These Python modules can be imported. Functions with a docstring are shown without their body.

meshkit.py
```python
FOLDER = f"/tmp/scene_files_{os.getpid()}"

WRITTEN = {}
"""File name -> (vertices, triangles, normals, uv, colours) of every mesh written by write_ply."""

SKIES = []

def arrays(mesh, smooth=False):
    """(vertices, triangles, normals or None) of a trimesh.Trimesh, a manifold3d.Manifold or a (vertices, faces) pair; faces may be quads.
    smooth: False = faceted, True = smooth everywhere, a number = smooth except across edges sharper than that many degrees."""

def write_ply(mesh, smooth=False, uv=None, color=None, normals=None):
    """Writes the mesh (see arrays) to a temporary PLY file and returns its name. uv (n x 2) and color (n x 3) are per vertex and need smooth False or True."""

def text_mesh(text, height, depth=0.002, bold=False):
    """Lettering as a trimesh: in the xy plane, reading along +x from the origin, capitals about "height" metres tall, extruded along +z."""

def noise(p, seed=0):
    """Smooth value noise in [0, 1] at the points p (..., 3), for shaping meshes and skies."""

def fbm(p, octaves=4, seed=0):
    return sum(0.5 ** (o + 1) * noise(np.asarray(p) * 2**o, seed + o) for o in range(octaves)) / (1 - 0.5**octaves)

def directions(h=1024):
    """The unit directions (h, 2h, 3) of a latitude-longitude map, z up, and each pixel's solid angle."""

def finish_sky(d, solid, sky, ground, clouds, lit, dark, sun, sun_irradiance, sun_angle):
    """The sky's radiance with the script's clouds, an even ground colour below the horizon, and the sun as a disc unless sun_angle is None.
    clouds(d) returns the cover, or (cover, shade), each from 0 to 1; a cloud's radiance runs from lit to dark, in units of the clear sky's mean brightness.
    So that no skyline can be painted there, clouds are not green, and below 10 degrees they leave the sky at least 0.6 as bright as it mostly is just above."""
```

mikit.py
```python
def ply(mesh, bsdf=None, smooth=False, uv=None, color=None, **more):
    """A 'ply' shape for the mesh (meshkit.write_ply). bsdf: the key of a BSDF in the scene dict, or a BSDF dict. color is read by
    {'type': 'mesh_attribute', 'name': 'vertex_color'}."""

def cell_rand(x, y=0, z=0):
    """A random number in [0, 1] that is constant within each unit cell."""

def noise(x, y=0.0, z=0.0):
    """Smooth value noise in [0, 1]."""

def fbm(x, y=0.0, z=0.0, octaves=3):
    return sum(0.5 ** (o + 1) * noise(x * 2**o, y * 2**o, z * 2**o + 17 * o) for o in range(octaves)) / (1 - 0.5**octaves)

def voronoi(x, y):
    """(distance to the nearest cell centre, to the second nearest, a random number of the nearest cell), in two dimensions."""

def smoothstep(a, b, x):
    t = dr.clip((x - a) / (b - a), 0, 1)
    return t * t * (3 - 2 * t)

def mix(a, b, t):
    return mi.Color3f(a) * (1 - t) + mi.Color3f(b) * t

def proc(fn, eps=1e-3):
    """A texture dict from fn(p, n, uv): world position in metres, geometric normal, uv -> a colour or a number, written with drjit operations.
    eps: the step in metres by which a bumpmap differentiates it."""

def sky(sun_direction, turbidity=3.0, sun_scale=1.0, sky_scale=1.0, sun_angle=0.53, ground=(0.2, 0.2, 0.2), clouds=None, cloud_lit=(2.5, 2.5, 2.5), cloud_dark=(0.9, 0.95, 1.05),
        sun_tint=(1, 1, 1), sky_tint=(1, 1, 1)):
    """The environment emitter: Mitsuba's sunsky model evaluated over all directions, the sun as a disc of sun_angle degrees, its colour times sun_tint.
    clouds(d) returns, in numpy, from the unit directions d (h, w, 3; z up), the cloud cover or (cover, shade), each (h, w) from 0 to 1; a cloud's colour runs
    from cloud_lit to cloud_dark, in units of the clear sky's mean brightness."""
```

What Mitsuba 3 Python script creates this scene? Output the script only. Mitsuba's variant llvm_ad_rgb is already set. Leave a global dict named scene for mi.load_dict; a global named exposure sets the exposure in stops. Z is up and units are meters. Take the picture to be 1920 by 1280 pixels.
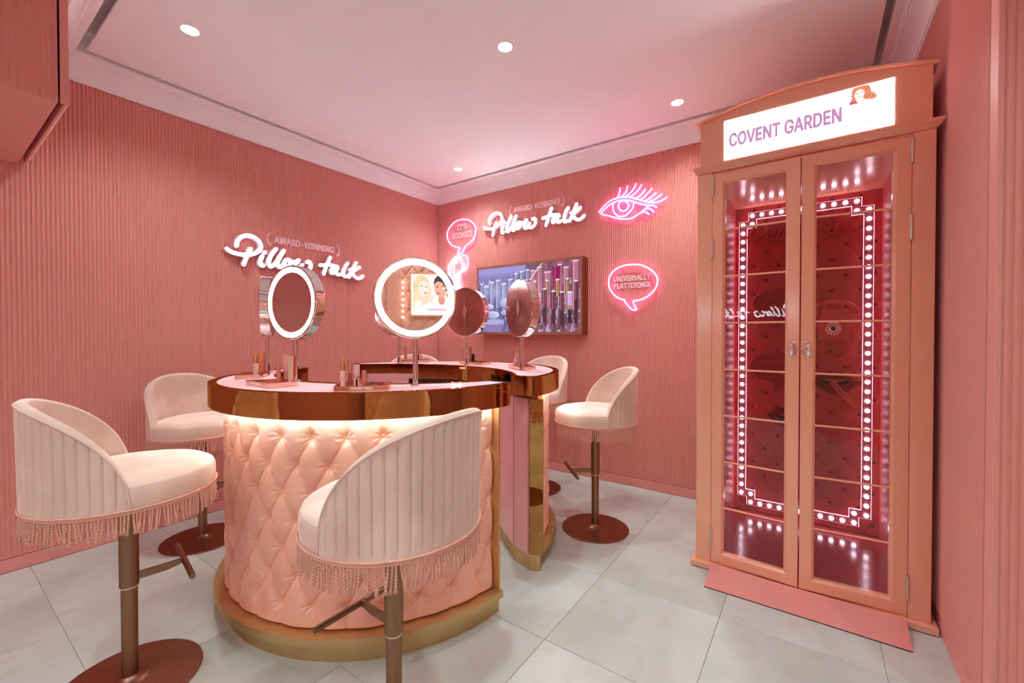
import math, random
import numpy as np, trimesh, mitsuba as mi, drjit as dr
import mikit, meshkit
from shapely.geometry import Polygon, Point, LineString, box as sbox
from shapely.ops import unary_union
from shapely import affinity

T = mi.ScalarTransform4f
random.seed(7)
RNG = np.random.default_rng(7)
scene, labels = {}, {}

# ------------------------------------------------------------------ camera, light levels, exposure
scene['camera'] = {'type': 'perspective', 'fov': math.degrees(2 * math.atan(960 / 800.95)), 'fov_axis': 'x',
                   'principal_point_offset_x': -0.00176, 'principal_point_offset_y': 0.00249, 'near_clip': 0.02,
                   'to_world': T().look_at(origin=[0, 0, 1.335], target=[-.57572, .81755, 1.3229], up=[0, 0, 1])}
exposure = 0.0
DOWNLIGHT = (1320, 1760, 1740)        # lamp discs of the recessed ceiling lights
LED_STRIP = (40, 36, 32)           # strip under the counter rims
MIRROR_RING = (1.35, 1.5, 1.5)
NEON_WHITE = (16, 18.5, 21)
NEON_PINK = (4.6, .92, 4.0)
BULB = (10, 7.6, 9)
LED_EDGE = (1.5, .95, 1.4)
SIGN_WHITE = (6, 6, 6.2)


def lin(r, g, b):
    return [float(x / 255 / 12.92 if x / 255 < .04045 else ((x / 255 + .055) / 1.055) ** 2.4) for x in (r, g, b)]


def rgb(*c):
    return {'type': 'rgb', 'value': [float(x) for x in c]}


# ------------------------------------------------------------------ materials
def mat(name, color, rough=.5, metal=0., spec=.5, **kw):
    base = color if isinstance(color, dict) else rgb(*color)
    b = {'type': 'principled', 'base_color': base, 'roughness': float(rough), 'metallic': float(metal), **kw}
    if not metal:
        b['specular'] = float(spec)
    scene[name] = {'type': 'twosided', 'bsdf': b}


def metal(name, color, alpha):
    d = {'type': 'roughconductor', 'material': 'none', 'specular_reflectance': rgb(*color), 'alpha': float(alpha), 'distribution': 'ggx'} if alpha > .012 else \
        {'type': 'conductor', 'material': 'none', 'specular_reflectance': rgb(*color)}
    scene[name] = {'type': 'twosided', 'bsdf': d}


def floor_fn(p, n, uv):
    cx, cy = dr.floor((p.x + .9589) / .6), dr.floor((p.y - 2.1955) / .6)
    t = mikit.fbm(p.x * 2.3 + 3, p.y * 2.3 + 9, cx * 3.1 + cy * 5.7, octaves=4)
    s = mikit.fbm(p.x * 14, p.y * 9, 4.0, octaves=3)
    c = mikit.mix((.45, .458, .42), (.535, .55, .515), mikit.smoothstep(.3, .68, t))
    return mikit.mix(c, (.44, .42, .375), mikit.smoothstep(.56, .8, s) * .35) * (.965 + .05 * mikit.cell_rand(cx, cy, 2))


def velvet_fn(p, n, uv):
    t = mikit.fbm(p.x * 7, p.y * 7, p.z * 5, octaves=3)
    return mikit.mix((.64, .455, .385), (.76, .57, .495), mikit.smoothstep(.3, .7, t))


def leather_fn(p, n, uv):
    t = mikit.fbm(p.x * 9, p.y * 9, p.z * 9, octaves=3)
    return mikit.mix((.84, .41, .30), (.90, .47, .35), mikit.smoothstep(.3, .7, t))


mat('floor_tile_mat', mikit.proc(floor_fn), .34, spec=.4)
mat('grout_mat', lin(168, 158, 146), .9)
mat('wall_paint', (.70, .285, .25), .55, spec=.35)
mat('ceiling_paint', (.88, .88, .88), .75, spec=.25)
mat('black_void', (.006, .005, .005), .9, spec=.1)
mat('velvet', mikit.proc(velvet_fn), .85, spec=.2, sheen=.5, sheen_tint=.6)
mat('fringe_thread', lin(222, 168, 150), .45, spec=.5)
mat('leather', mikit.proc(leather_fn), .36, spec=.5)
mat('pink_laminate', lin(228, 166, 166), .22, spec=.5)
mat('pink_top', lin(238, 200, 206), .12, spec=.6)
mat('booth_paint', lin(230, 158, 130), .17, spec=.55, clearcoat=1., clearcoat_gloss=.9)
mat('ramp_paint', lin(220, 140, 134), .35)
mat('booth_leather', lin(176, 46, 52), .42, spec=.3)
mat('booth_gloss', lin(150, 42, 50), .15, spec=.6)
mat('booth_ceiling', lin(120, 30, 38), .06, spec=.6)
mat('maroon', lin(112, 24, 26), .7, spec=.1)
mat('plate_red', lin(150, 40, 44), .6, spec=.15)
mat('letter_film', (.30, .17, .30), .5, spec=.2)
mat('dark_channel', lin(112, 44, 52), .4)
mat('telephone_red', lin(206, 66, 44), .2, spec=.6)
mat('sign_body', lin(214, 190, 200), .4)
mat('letter_pink', lin(246, 208, 212), .45)
mat('white_plastic', lin(238, 236, 232), .4)
mat('black_plastic', lin(22, 18, 18), .25)
metal('bronze_mirror', (.44, .225, .075), .004)
metal('gold_mirror', (.74, .50, .20), .004)
metal('brass_brushed', (.70, .51, .26), .22)
metal('bronze_dark', (.30, .17, .105), .2)
metal('base_bronze', (.32, .15, .10), .14)
metal('tv_frame_metal', (.40, .20, .13), .22)
metal('chrome', (.86, .85, .86), .004)
metal('hinge_steel', (.70, .64, .54), .16)
metal('mirror_silver', (.93, .92, .92), .004)
metal('rose_mirror', (.62, .36, .31), .02)
metal('etched_rose', (.62, .38, .33), .3)
metal('rose_gold', (.92, .58, .47), .05)
metal('gold', (.88, .58, .26), .08)
scene['clear_pane'] = {'type': 'thindielectric', 'int_ior': 1.34, 'ext_ior': 1.0}


# ------------------------------------------------------------------ mesh helpers
def merge(*ms):
    return trimesh.util.concatenate([m for m in ms if m is not None])


def box(x0, x1, y0, y1, z0, z1, bev=0.):
    if bev <= 0:
        m = trimesh.creation.box(extents=(x1 - x0, y1 - y0, z1 - z0))
        m.apply_translation(((x0 + x1) / 2, (y0 + y1) / 2, (z0 + z1) / 2))
        return m
    a = np.array([(x1 - x0) / 2, (y1 - y0) / 2, (z1 - z0) / 2])
    c = np.array([(x0 + x1) / 2, (y0 + y1) / 2, (z0 + z1) / 2])
    b = min(bev, a.min() * .98)
    s = np.array([[i, j, k] for i in (-1, 1) for j in (-1, 1) for k in (-1, 1)], float)
    pts = np.vstack([s * (a - b * np.array(e)) for e in ((0, 1, 1), (1, 0, 1), (1, 1, 0))])
    return trimesh.Trimesh(pts + c, process=False).convex_hull


def extrude(poly, z0, z1):
    ms = []
    for g in getattr(poly, 'geoms', [poly]):
        if g.geom_type != 'Polygon' or g.area < 1e-9:
            continue
        m = trimesh.creation.extrude_polygon(g, z1 - z0, engine='earcut')
        m.apply_translation((0, 0, z0))
        ms.append(m)
    return merge(*ms)


def lathe(profile, n=48):
    """profile: (r, z) from bottom to top, outside; closed where r = 0."""
    a = np.arange(n) * 2 * np.pi / n
    v, f = [], []
    for r, z in profile:
        v += [(r * math.cos(t), r * math.sin(t), z) for t in a]
    for i in range(len(profile) - 1):
        for j in range(n):
            k = (j + 1) % n
            p, q, s, t = i * n + j, i * n + k, (i + 1) * n + k, (i + 1) * n + j
            f += [(p, q, s), (p, s, t)]
    m = trimesh.Trimesh(np.array(v), np.array(f), process=False)
    m.merge_vertices()
    m.update_faces(m.nondegenerate_faces())
    return m


def frames(P, closed=False):
    P = np.asarray(P, float)
    t = np.roll(P, -1, 0) - np.roll(P, 1, 0) if closed else np.gradient(P, axis=0)
    t /= np.linalg.norm(t, axis=1, keepdims=True) + 1e-12
    a = np.cross(t[0], [0, 0, 1.] if abs(t[0][2]) < .9 else [1., 0, 0])
    A = []
    for i in range(len(P)):
        a = a - t[i] * (a @ t[i])
        a /= np.linalg.norm(a) + 1e-12
        A.append(a)
    A = np.array(A)
    return t, A, np.cross(t, A)


def tube(P, r, sides=8, closed=False, round_ends=False):
    P = np.asarray(P, float)
    R = np.broadcast_to(np.asarray(r, float), (len(P),)).copy()
    if round_ends and not closed:
        t0, t1 = P[0] - P[1], P[-1] - P[-2]
        t0, t1 = t0 / np.linalg.norm(t0), t1 / np.linalg.norm(t1)
        c = np.array([.0, .5, .866])
        P = np.vstack([P[0] + t0 * R[0] * .98, P[0] + t0 * R[0] * .75, P[0] + t0 * R[0] * .4, P, P[-1] + t1 * R[-1] * .4, P[-1] + t1 * R[-1] * .75, P[-1] + t1 * R[-1] * .98])
        R = np.r_[R[0] * .2, R[0] * .66, R[0] * .92, R, R[-1] * .92, R[-1] * .66, R[-1] * .2]
    _, A, B = frames(P, closed)
    ang = np.arange(sides) * 2 * np.pi / sides
    v = P[:, None] + R[:, None, None] * (np.cos(ang)[None, :, None] * A[:, None] + np.sin(ang)[None, :, None] * B[:, None])
    n = len(P)
    f = []
    for i in range(n if closed else n - 1):
        k = (i + 1) % n
        for j in range(sides):
            l = (j + 1) % sides
            f += [(i * sides + j, i * sides + l, k * sides + l), (i * sides + j, k * sides + l, k * sides + j)]
    v = v.reshape(-1, 3)
    if not closed:
        v = np.vstack([v, P[:1], P[-1:]])
        for j in range(sides):
            l = (j + 1) % sides
            f += [(n * sides, l, j), (n * sides + 1, (n - 1) * sides + j, (n - 1) * sides + l)]
    m = trimesh.Trimesh(v, np.array(f), process=False)
    if m.volume < 0:
        m.invert()
    return m


def smooth_path(P, n=8, closed=False):
    """Catmull-Rom through the points."""
    P = np.asarray(P, float)
    Q = np.vstack([P[-1:], P, P[:2]]) if closed else np.vstack([2 * P[:1] - P[1:2], P, 2 * P[-1:] - P[-2:-1]])
    out = []
    for i in range(1, len(Q) - 2):
        a, b, c, d = Q[i - 1], Q[i], Q[i + 1], Q[i + 2]
        for t in np.arange(n) / n:
            out.append(.5 * (2 * b + (c - a) * t + (2 * a - 5 * b + 4 * c - d) * t * t + (3 * b - a - 3 * c + d) * t ** 3))
    if not closed:
        out.append(Q[-2])
    return np.array(out)


def grid_mesh(V, flip=False):
    """V: (n, m, 3) points -> open sheet."""
    n, m = V.shape[:2]
    i, j = np.meshgrid(np.arange(n - 1), np.arange(m - 1), indexing='ij')
    a, b, c, d = i * m + j, (i + 1) * m + j, (i + 1) * m + j + 1, i * m + j + 1
    f = np.stack([np.stack([a, b, c], -1), np.stack([a, c, d], -1)], 2).reshape(-1, 3)
    return trimesh.Trimesh(V.reshape(-1, 3), f[:, ::-1] if flip else f, process=False)


def moved(m, *tr):
    m = m.copy()
    for t in tr:
        m.apply_transform(t)
    return m


def rotz(deg, x=0, y=0, z=0):
    a = math.radians(deg)
    M = np.eye(4)
    M[:2, :2] = [[math.cos(a), -math.sin(a)], [math.sin(a), math.cos(a)]]
    M[:3, 3] = (x, y, z)
    return M


def tow(M):
    return T(np.asarray(M, float))


# wall frames: local (u along the wall, v up, w out of the wall) -> world
def wall_back(w=0.):      # u = X, v = z, w towards -Y
    M = np.eye(4)
    M[:3, 0], M[:3, 1], M[:3, 2], M[:3, 3] = (1, 0, 0), (0, 0, 1), (0, -1, 0), (0, YB - w, 0)
    return M


def wall_left(w=0.):      # u = Y, v = z, w towards +X
    M = np.eye(4)
    M[:3, 0], M[:3, 1], M[:3, 2], M[:3, 3] = (0, 1, 0), (0, 0, 1), (1, 0, 0), (XL + w, 0, 0)
    return M


XL, XR, YB, ZC, ZR = -3.691, .467, 3.666, 2.874, 3.004

# ------------------------------------------------------------------ naming helpers
counts = {}


def numbered(name):
    n = counts.get(name, -1) + 1
    counts[name] = n
    return name if n == 0 else f'{name}_{n:03d}'


def thing(name, label, cat, group=None):
    key = numbered(name)
    labels[key] = {'label': label, 'category': cat}
    if group:
        labels[key]['group'] = group
    return key


def obj(name, mesh, bsdf, parent=None, smooth=False, label=None, kind=None, M=None, emit=None, weight=1., uv=None, color=None):
    key = numbered(parent + '__' + name if parent else name)
    d = dict(mesh) if isinstance(mesh, dict) else mikit.ply(mesh, bsdf, smooth=smooth, uv=uv, color=color)
    if emit is not None:
        d['emitter'] = {'type': 'area', 'radiance': emit if isinstance(emit, dict) else rgb(*emit), 'sampling_weight': float(weight)}
    if M is not None:
        d['to_world'] = tow(M)
    scene[key] = d
    if label or kind:
        labels[key] = {**({'label': label} if label else {}), **({'kind': kind} if kind else {})}
    return key


def struct(name, mesh, bsdf, label=None, smooth=False, M=None):
    key = obj(name, mesh, bsdf, None, smooth, None, None, M)
    labels[key] = {'kind': 'structure', **({'label': label} if label else {})}
    return key


def tag(key, label, cat, group=None):
    labels[key] = {'label': label, 'category': cat, **({'group': group} if group else {})}
    return key


TEXTS = {}


def text_shape(s, height, width=None, heavy=0.):
    """Outline of capital lettering, squeezed to the given width, strokes thickened by heavy * height."""
    k = (s, height, width, heavy)
    if k not in TEXTS:
        m = meshkit.text_mesh(s, 1.0, .1, heavy > 0)
        up = m.triangles[(m.face_normals[:, 2] > .5)][:, :, :2]
        g = unary_union([Polygon(t).buffer(.002) for t in up])
        x0, _, x1, _ = g.bounds
        g = affinity.translate(g, -x0, 0)
        g = affinity.scale(g, (width / (x1 - x0)) if width else height, height, origin=(0, 0))
        TEXTS[k] = g.buffer(heavy * height).simplify(height * .008)
    return TEXTS[k]


def text(s, height, depth, width=None, heavy=0.):
    """Lettering in (u, v, w)."""
    return extrude(text_shape(s, height, width, heavy), 0, depth)


# ------------------------------------------------------------------ floor, walls, ceiling
FLUTE, DEPTH = .0195, .0072


def flute_panel(n, h):
    """A slab with n concave flutes: x along, front (ridges) at y = 0 facing -y, z up."""
    pts = [(0, 0)]
    for i in range(n):
        x = i * FLUTE
        pts += [(x + .0008, 0)] + [(x + .0008 + (FLUTE - .0016) * t, DEPTH * (1 - (2 * t - 1) ** 2) ** .75) for t in (.06, .17, .33, .5, .67, .83, .94)] + [(x + FLUTE - .0008, 0)]
    pts += [(n * FLUTE, 0), (n * FLUTE, .014), (0, .014)]
    return extrude(Polygon(pts), 0, h)


PANEL = {}


def panel(n, h):
    if (n, h) not in PANEL:
        PANEL[(n, h)] = mikit.ply(flute_panel(n, h), 'wall_paint', smooth=35)
    return PANEL[(n, h)]


NP = 31
PW = NP * FLUTE
ZB = .079
struct('floor', box(XL - .1, 3.2, -3.2, YB + .1, -.05, -.004), 'grout_mat')
tile_ply = mikit.ply(box(.001, .599, .001, .599, -.012, 0, .0012), 'floor_tile_mat')
for i in range(-5, 7):
    for j in range(-9, 3):
        x, y = -.9589 + i * .6, 2.1955 + j * .6
        x1, y1 = min(x + .6, 3.2), min(y + .6, YB)
        if x < XL:
            obj('tile', box(XL + .001, x + .599, y + .001, y1 - .001, -.012, 0, .0012), 'floor_tile_mat', 'floor')
        elif y1 < y + .6 or x1 < x + .6:
            obj('tile', box(x + .001, x1 - .001, y + .001, y1 - .001, -.012, 0, .0012), 'floor_tile_mat', 'floor')
        else:
            obj('tile', tile_ply, None, 'floor', M=rotz(0, x, y, 0))

struct('wall_left', box(XL - .12, XL - .014, -3.0, YB + .12, 0, 3.12), 'wall_paint')
hp = ZC - ZB
for k in range(11):
    y0 = YB - .004 - (k + 1) * (PW + .0006)
    obj('fluted_panel', panel(NP, hp), None, 'wall_left', M=rotz(90, XL + .002, y0, ZB))
struct('wall_back', box(XL - .12, XR + .12, YB + .014, YB + .12, 0, 3.12), 'wall_paint')
x0 = XL + .006
while x0 < XR - .1:
    n = min(NP, int((XR - .004 - x0) / FLUTE))
    obj('fluted_panel', panel(n, hp), None, 'wall_back', M=rotz(0, x0, YB - .002, ZB))
    x0 += n * FLUTE + .0006
struct('wall_right', box(XR + .014, XR + .12, 2.1, YB + .12, 0, 3.12), 'wall_paint')
y1 = YB - .004
while y1 > 2.06:
    n = min(NP, int((y1 - 2.048) / FLUTE))
    if n < 2:
        break
    obj('fluted_panel', panel(n, hp), None, 'wall_right', M=rotz(-90, XR - .002, y1, ZB))
    y1 -= n * FLUTE + .0006
struct('wall_right_return', box(XR + .03, 3.2, 1.99, 2.1, 0, 3.12), 'wall_paint')
for k in range(4):
    obj('fluted_panel', panel(NP, hp + .1), None, 'wall_right_return', M=rotz(0, XR + .012 + k * (PW + .0006), 1.974, ZB))
struct('trim_1', box(XR - .003, XR + .012, 1.972, 2.049, 0, 3.0, .002), 'wall_paint')
struct('wall_rear', box(XL - .12, 3.2, -2.82, -2.70, 0, 3.12), 'wall_paint')
for k in range(11):
    obj('fluted_panel', panel(NP, hp), None, 'wall_rear', M=rotz(180, 3.18 - k * (PW + .0006), -2.684, ZB))
struct('wall_right_rear', box(3.2, 3.3, -2.82, 2.1, 0, 3.12), 'wall_paint')

bb = lambda *a: box(*a, .0025)
struct('baseboard_left', bb(XL - .014, XL, -2.69, YB, 0, .0745), 'wall_paint')
struct('baseboard_back', bb(XL, XR, YB, YB + .014, 0, .0745), 'wall_paint')
struct('baseboard_right', bb(XR, XR + .014, 2.049, YB, 0, .0745), 'wall_paint')
struct('baseboard_right_return', bb(XR + .012, 3.2, 1.976, 1.99, 0, .0745), 'wall_paint')

# ceiling raft with a black shadow gap, crown moulding around it
RX0, RX1, RY0, RY1 = XL + .184, XR - .184, .625, YB - .184
LAMPS = [(-2.814, .910), (-1.481, 2.016), (-.819, 3.207), (-2.952, 3.218), (-.25, 1.02)]
LAMPS_FILL = [(-2.9, -.75), (-1.45, -.55), (-.1, -.75), (1.3, .75), (1.2, -.9), (-2.2, -1.9), (-.6, -1.9)]  # unseen downlights added behind the camera to fill the room with light
hole = lambda p: Point(p).buffer(.042, 24)
raft = sbox(RX0, RY0, RX1, RY1).difference(unary_union([hole(p) for p in LAMPS]))
struct('ceiling', extrude(raft, ZR, ZR + .018), 'ceiling_paint')
obj('upper_slab', box(XL - .1, 3.3, -2.85, YB + .1, 3.12, 3.2), 'ceiling_paint', 'ceiling')
gap = sbox(RX0 - .05, RY0 - .05, RX1 + .05, RY1 + .05).difference(sbox(RX0 + .03, RY0 + .03, RX1 - .03, RY1 - .03))
outer_wall = sbox(RX0 - .052, RY0 - .052, RX1 + .052, RY1 + .052).difference(sbox(RX0 - .0405, RY0 - .0405, RX1 + .0405, RY1 + .0405))
obj('shadow_gap', merge(extrude(gap, ZR + .105, ZR + .112), extrude(outer_wall, ZR + .003, ZR + .105)), 'ceiling_paint', 'ceiling')
shop = sbox(XL, -2.7, 3.2, .30).union(sbox(XR + .03, .29, 3.2, 1.99)).difference(unary_union([hole(p) for p in LAMPS_FILL]))
struct('ceiling_rear', extrude(shop, ZR, ZR + .018), 'ceiling_paint')
struct('beam_front', box(-2.6, XR + .03, .30, .44, ZC, 3.12), 'wall_paint')
crown = [(0, 0), (.010, 0), (.013, .004), (.013, .010), (.018, .013), (.021, .030), (.030, .060), (.046, .086), (.066, .102), (.082, .108),
         (.082, .113), (.092, .114), (.092, .119), (.101, .121), (.104, .126), (.144, .128), (.144, .131), (0, .131)]


def crown_run(p0, p1, inward):
    """Mitred moulding from p0 to p1 (wall line, xy); inward: the unit normal into the room; ends cut at 45 degrees."""
    p0, p1, nrm = np.array(p0, float), np.array(p1, float), np.array(inward, float)
    d = (p1 - p0) / np.linalg.norm(p1 - p0)
    V = np.zeros((2, len(crown), 3))
    for k, (w, z) in enumerate(crown):
        V[0, k] = (*(p0 + nrm * w + d * w), ZC + z)
        V[1, k] = (*(p1 + nrm * w - d * w), ZC + z)
    m = grid_mesh(V)
    c = V.reshape(-1, 3).mean(0)
    fn = m.face_normals[len(m.faces) // 4]
    if np.dot(m.face_normals[(len(crown) - 4)], [*nrm, -1]) < 0:
        m.invert()
    return m


for i, (a, b, nrm) in enumerate([((XL, .44), (XL, YB), (1, 0)), ((XL, YB), (XR, YB), (0, -1)), ((XR, YB), (XR, .44), (-1, 0)), ((XR, .44), (XL, .44), (0, 1))]):
    struct(f'trim_{i + 2}', crown_run(a, b, nrm), 'ceiling_paint', smooth=30)

# dropped fluted beam at the upper left
BX, BY, BZ = -2.584, .404, 2.302
struct('beam_left', box(XL, BX - .016, -2.69, BY - .03, BZ + .02, 3.0), 'wall_paint')
obj('soffit', box(XL, BX - .012, -2.6, BY - .032, BZ + .002, BZ + .02, .0015), 'wall_paint', 'beam_left')
for k in range(4):
    obj('fluted_panel', panel(NP, 3.0 - BZ), None, 'beam_left', M=rotz(90, BX, BY - .032 - (k + 1) * (PW + .0006), BZ))
obj('corner_board', box(BX - .004, BX + .003, BY - .026, BY - .006, BZ, 3.0, .001), 'wall_paint', 'beam_left')
for k in range(2):
    n = NP if k == 0 else int((BX - .004 - PW - .0006 - XL) / FLUTE)
    xr = BX + .002 - k * (PW + .0006)
    obj('fluted_panel', panel(n, 3.0 - BZ), None, 'beam_left', M=rotz(180, xr, BY, BZ))

lamp_disc = lathe([(.001, -.0), (.033, -.0)], 24)
lamp_disc = trimesh.creation.cylinder(.033, .001, sections=24)
fan = trimesh.Trimesh(np.vstack([[[0, 0, 0]], [[.033 * math.cos(t), .033 * math.sin(t), 0] for t in np.arange(24) * np.pi / 12]]), np.array([[0, (k + 1) % 24 + 1, k + 1] for k in range(24)]), process=False)
cone = lathe([(.0418, .0), (.037, .012), (.0335, .024), (.0335, .036), (.001, .036)], 32)
trim_ring = lathe([(.0425, -.0015), (.0475, -.0015), (.0485, 0.), (.0425, 0.0015), (.0425, -.0015)], 32)
cone_ply, trim_ply = mikit.ply(cone, 'white_plastic', smooth=30), mikit.ply(trim_ring, 'white_plastic', smooth=40)
lamp_names = ['above the left stools', 'in the middle of the raft, biggest one in view', 'near the telephone booth', 'small one in the far corner of the room', 'at the front of the raft']
for i, (x, y) in enumerate(LAMPS + LAMPS_FILL):
    k = thing('downlight', 'round recessed white ceiling downlight ' + (lamp_names[i] if i < 5 else 'added as unseen fill in the shop ceiling behind the camera'), 'ceiling light', 'recessed downlights' if i < 5 else 'added fill downlights')
    obj('trim_ring', trim_ply, None, k, M=rotz(0, x, y, ZR))
    obj('reflector', cone_ply, None, k, M=rotz(0, x, y, ZR))
    obj('lamp', mikit.ply(fan, 'white_plastic'), None, k, M=rotz(0, x, y, ZR + .031), emit=DOWNLIGHT, weight=12)

# ------------------------------------------------------------------ the two curved vanity counters
ZT = 1.105


def disc(c, r, n=120):
    a = np.arange(n) * 2 * np.pi / n
    return Polygon(np.c_[c[0] + r * np.cos(a), c[1] + r * np.sin(a)])


def crescent(c, R, ci, ri, ycut, sign, rnd):
    P = disc(c, R, 240).difference(disc(ci, ri, 240))
    P = P.intersection(sbox(-9, -9, 9, ycut) if sign < 0 else sbox(-9, ycut, 9, 9))
    P = max(getattr(P, 'geoms', [P]), key=lambda g: g.area)
    return P.buffer(-rnd, 24).buffer(rnd, 24)


def tufted(c, R, a0, a1, z0, z1, res, rows, zrow0, du, dv, amp, seed, aref):
    """Deep-buttoned upholstery on a cylinder; returns the mesh and the button places (angle, z)."""
    L = R * abs(a1 - a0)
    nu, nv = int(L / res), int((z1 - z0) / res)
    u = np.linspace(0, L, nu)
    v = np.linspace(z0, z1, nv)
    U, V = np.meshgrid(u, v, indexing='ij')
    ztop, zbot = zrow0, zrow0 - (rows - 1) * dv
    q = (ztop - np.clip(V, zbot, ztop)) / dv
    U0 = R * (aref - a0)
    p = (U - U0) / du
    wob = .035 * (meshkit.fbm(np.stack([U * 6, V * 6, U * 0 + seed], -1), 3, seed) - .5)
    A, B = p + q / 2, p - q / 2
    sa, sb = np.abs(np.sin(np.pi * A)), np.abs(np.sin(np.pi * B))
    H = amp * (sa ** .28 * (.62 + .38 * sb ** .8))
    edge = np.maximum(V - ztop, zbot - V)
    out = edge > 0
    k_ = np.clip(1 - .7 * edge[out] / .10, .28, 1)
    H[out] = amp * (1 - k_ * (1 - np.maximum(sa[out], 1e-6) ** .28 * (.62 + .38 * sa[out] ** .8)))
    # nearest button
    qi = np.clip(np.round(q), 0, rows - 1)
    best = np.full(U.shape, 9.)
    dirn = np.zeros(U.shape)
    for o in (-1, 0, 1):
        qq = np.clip(qi + o, 0, rows - 1)
        pp = np.round(p - qq / 2) + qq / 2
        dx, dy = (p - pp) * du, V - (ztop - qq * dv)
        r = np.hypot(dx, dy)
        dirn = np.where(r < best, np.arctan2(dy, dx), dirn)
        best = np.minimum(best, r)
    H += .015 * (1 - np.exp(-(best / .024) ** 2)) - .015
    H += .0022 * np.sin(dirn * 9 + 2 * meshkit.noise(np.stack([U * 9, V * 9, U * 0], -1), seed)) * np.exp(-((best - .026) / .018) ** 2)
    H += .004 * (meshkit.fbm(np.stack([U * 5, V * 7, U * 0 + 3], -1), 3, seed) - .5) * np.clip(best / .05, 0, 1)
    H = np.clip(H, -.02, None)
    fade = np.clip((V - z0) / .012, 0, 1) * np.clip((z1 - V) / .012, 0, 1) * np.clip(U / .012, 0, 1) * np.clip((L - U) / .012, 0, 1)
    H = .006 + (H - .006) * np.sqrt(fade) + wob * .02
    ang = a0 + (a1 - a0) * U / L
    X = np.stack([c[0] + (R + H) * np.cos(ang), c[1] + (R + H) * np.sin(ang), V], -1)
    m = grid_mesh(X)
    cen = np.array([c[0], c[1], (z0 + z1) / 2])
    if ((m.face_normals[:50] * (m.triangles_center[:50] - cen)).sum(1)).mean() < 0:
        m.invert()
    spots = []
    for k in range(rows):
        for i in range(-40, 41):
            uu = U0 + (i + (k % 2) / 2) * du
            if .02 < uu < L - .02:
                spots.append((a0 + (a1 - a0) * uu / L, zrow0 - k * dv))
    return m, spots


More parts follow.
